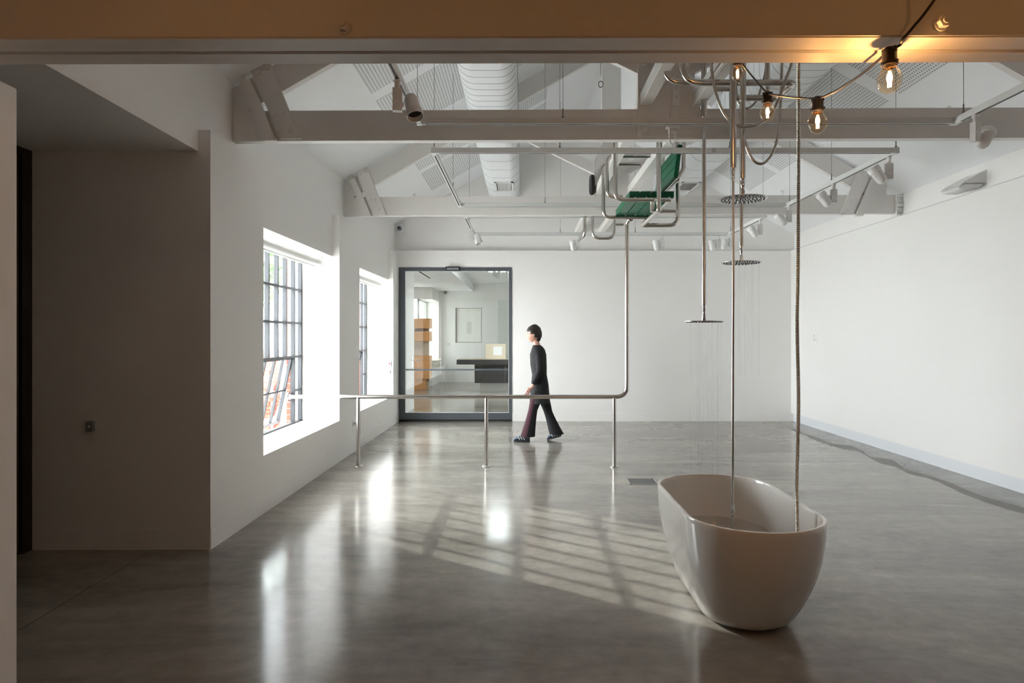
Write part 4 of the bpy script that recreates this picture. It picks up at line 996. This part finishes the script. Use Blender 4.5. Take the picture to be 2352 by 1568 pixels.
# hair: cap over crown and nape with a fringe
bm = bmesh.new(); bmesh.ops.create_uvsphere(bm, u_segments=36, v_segments=24, radius=1); kill = []
for v in bm.verts:
    x, y, z = v.co; lim = .18 if x < -.55 else (-.12 if x < -.1 else (-.45 if x < .35 else -.80))
    if z < lim: kill.append(v)
    w = 1 + .03*math.sin(9*y + 5*x) + .02*math.sin(14*z + 8*y)
    v.co = hc + Vector((x*.112*w + .006, y*.088*w, z*.136*w + .001))
bmesh.ops.delete(bm, geom=kill, context='VERTS'); hr = obj('hair', bm, 'hair', person, True)
so = hr.modifiers.new('t', 'SOLIDIFY'); so.thickness = .014
# long black top
bm = oval_loft([(pp(1233, 792), .052, .055), (pp(1235, 797), .078, .115), (pp(1236, 803), .098, .175), (pp(1236, 814), .118, .19), (pp(1237, 838), .118, .165), (pp(1239, 860), .105, .15), (pp(1240, 882), .125, .165), (pp(1240, 905), .138, .18), (pp(1240, 925), .148, .19)])
top = obj('long_top', bm, 'cloth_black', person, True)
for s, e, w_, m_ in ((-1, pp(1239, 850, -.195), pp(1224, 882, -.175), 0), (1, pp(1243, 850, .195), pp(1246, 884, .175), 0)):
    sh = pp(1237, 808, s*.145)
    me = skin_mesh([(pp(1237, 812, s*.08), .07), (sh, .064), (e, .054), (w_, .043)], [(0, 1), (1, 2), (2, 3)], 'cloth_black'); link('sleeve', me, top)
# flared trousers
def leg(hip, knee, ank, back):
    lv = []
    for k in range(11):
        u = k / 10
        c = hip.lerp(knee, u*2) if u < .5 else knee.lerp(ank, u*2 - 1); r = .098 - .036*min(1, u*2) if u < .5 else .062 + .040*(u*2 - 1)**1.4
        lv.append((c + Vector((0, 0, 0)), r*1.02, r*.9))
    return lv
LN = leg(pp(1238, 896, -.085), pp(1224, 940, -.085), pp(1212, 1000, -.08), 0); LF = leg(pp(1243, 896, .085), pp(1259, 946, .085), pp(1279, 998, .085), 1)
tr = obj('trousers', oval_loft([(pp(1240, 880), .118, .15), (pp(1240, 900), .118, .16), (pp(1240, 915), .09, .12)]), 'cloth_black', person, True)
obj('trouser_leg', oval_loft(LN), 'cloth_black', tr, True); obj('trouser_leg', oval_loft(LF), 'cloth_black', tr, True)
bm = bmesh.new(); rings = []
for c, a, b in LN[2:]:
    rings.append([bm.verts.new(c + Vector(((a + .004)*math.cos(q), (b + .004)*math.sin(q), 0))) for q in [R(185 + 11*k) for k in range(8)]])
for a, b in zip(rings, rings[1:]):
    for k in range(7): bm.faces.new((a[k], a[k+1], b[k+1], b[k]))
st = obj('side_panel', bm, 'cloth_maroon', tr, True); st['label'] = 'dark maroon front panel'
def shoe(toe, heel, lift, par):
    ax = (heel - toe); n = ax.normalized(); L = ax.length; bm = bmesh.new(); lv = []
    prof = ((0, .020, .018), (.06, .036, .034), (.2, .046, .052), (.4, .047, .068), (.6, .043, .090), (.8, .042, .105), (.95, .036, .10), (1.0, .020, .075))
    for u, w, h in prof:
        c = toe + ax*u + Vector((0, 0, lift*u)); ring = []
        for k in range(14):
            q = 2*math.pi*k/14; ring.append(c + Vector((0, w*math.cos(q), max(.022, h*(.5 + .5*math.sin(q)) + .022) if math.sin(q) > -.9 else .022)))
        lv.append(ring)
    loft(bm, lv, True, True); s_ = obj('shoe', bm, 'shoe_grey', par, True)
    bm = bmesh.new(); lo_, hi_ = [], []
    for sg in (1, -1):
        for u, w, h in (prof if sg > 0 else prof[::-1]):
            c = toe + ax*u + Vector((0, sg*(w + .004), lift*u)); lo_.append(c); hi_.append(c + Vector((0, 0, .026)))
    loft(bm, [lo_, hi_], True, True); obj('sole', bm, 'shoe_sole', s_)
    for u in (.35, .5, .65):
        c = toe + ax*u + Vector((0, 0, lift*u)); obj('shoe_stripe', one(tube, [c + Vector((.01, -.051, .03)), c + Vector((-.012, -.046, .062)), c + Vector((-.02, -.02, .088))], .004, 6), 'plastic_white', s_, True)
f0 = pp(1180, 1012, -.08); f0.z = .001; f1 = pp(1217, 1012, -.08); f1.z = .001; shoe(f0, f1, 0, person)
f0 = pp(1257, 1012, .085); f0.z = .001; f1 = pp(1290, 1012, .085); f1.z = .001; shoe(f0, f1, .055, person)
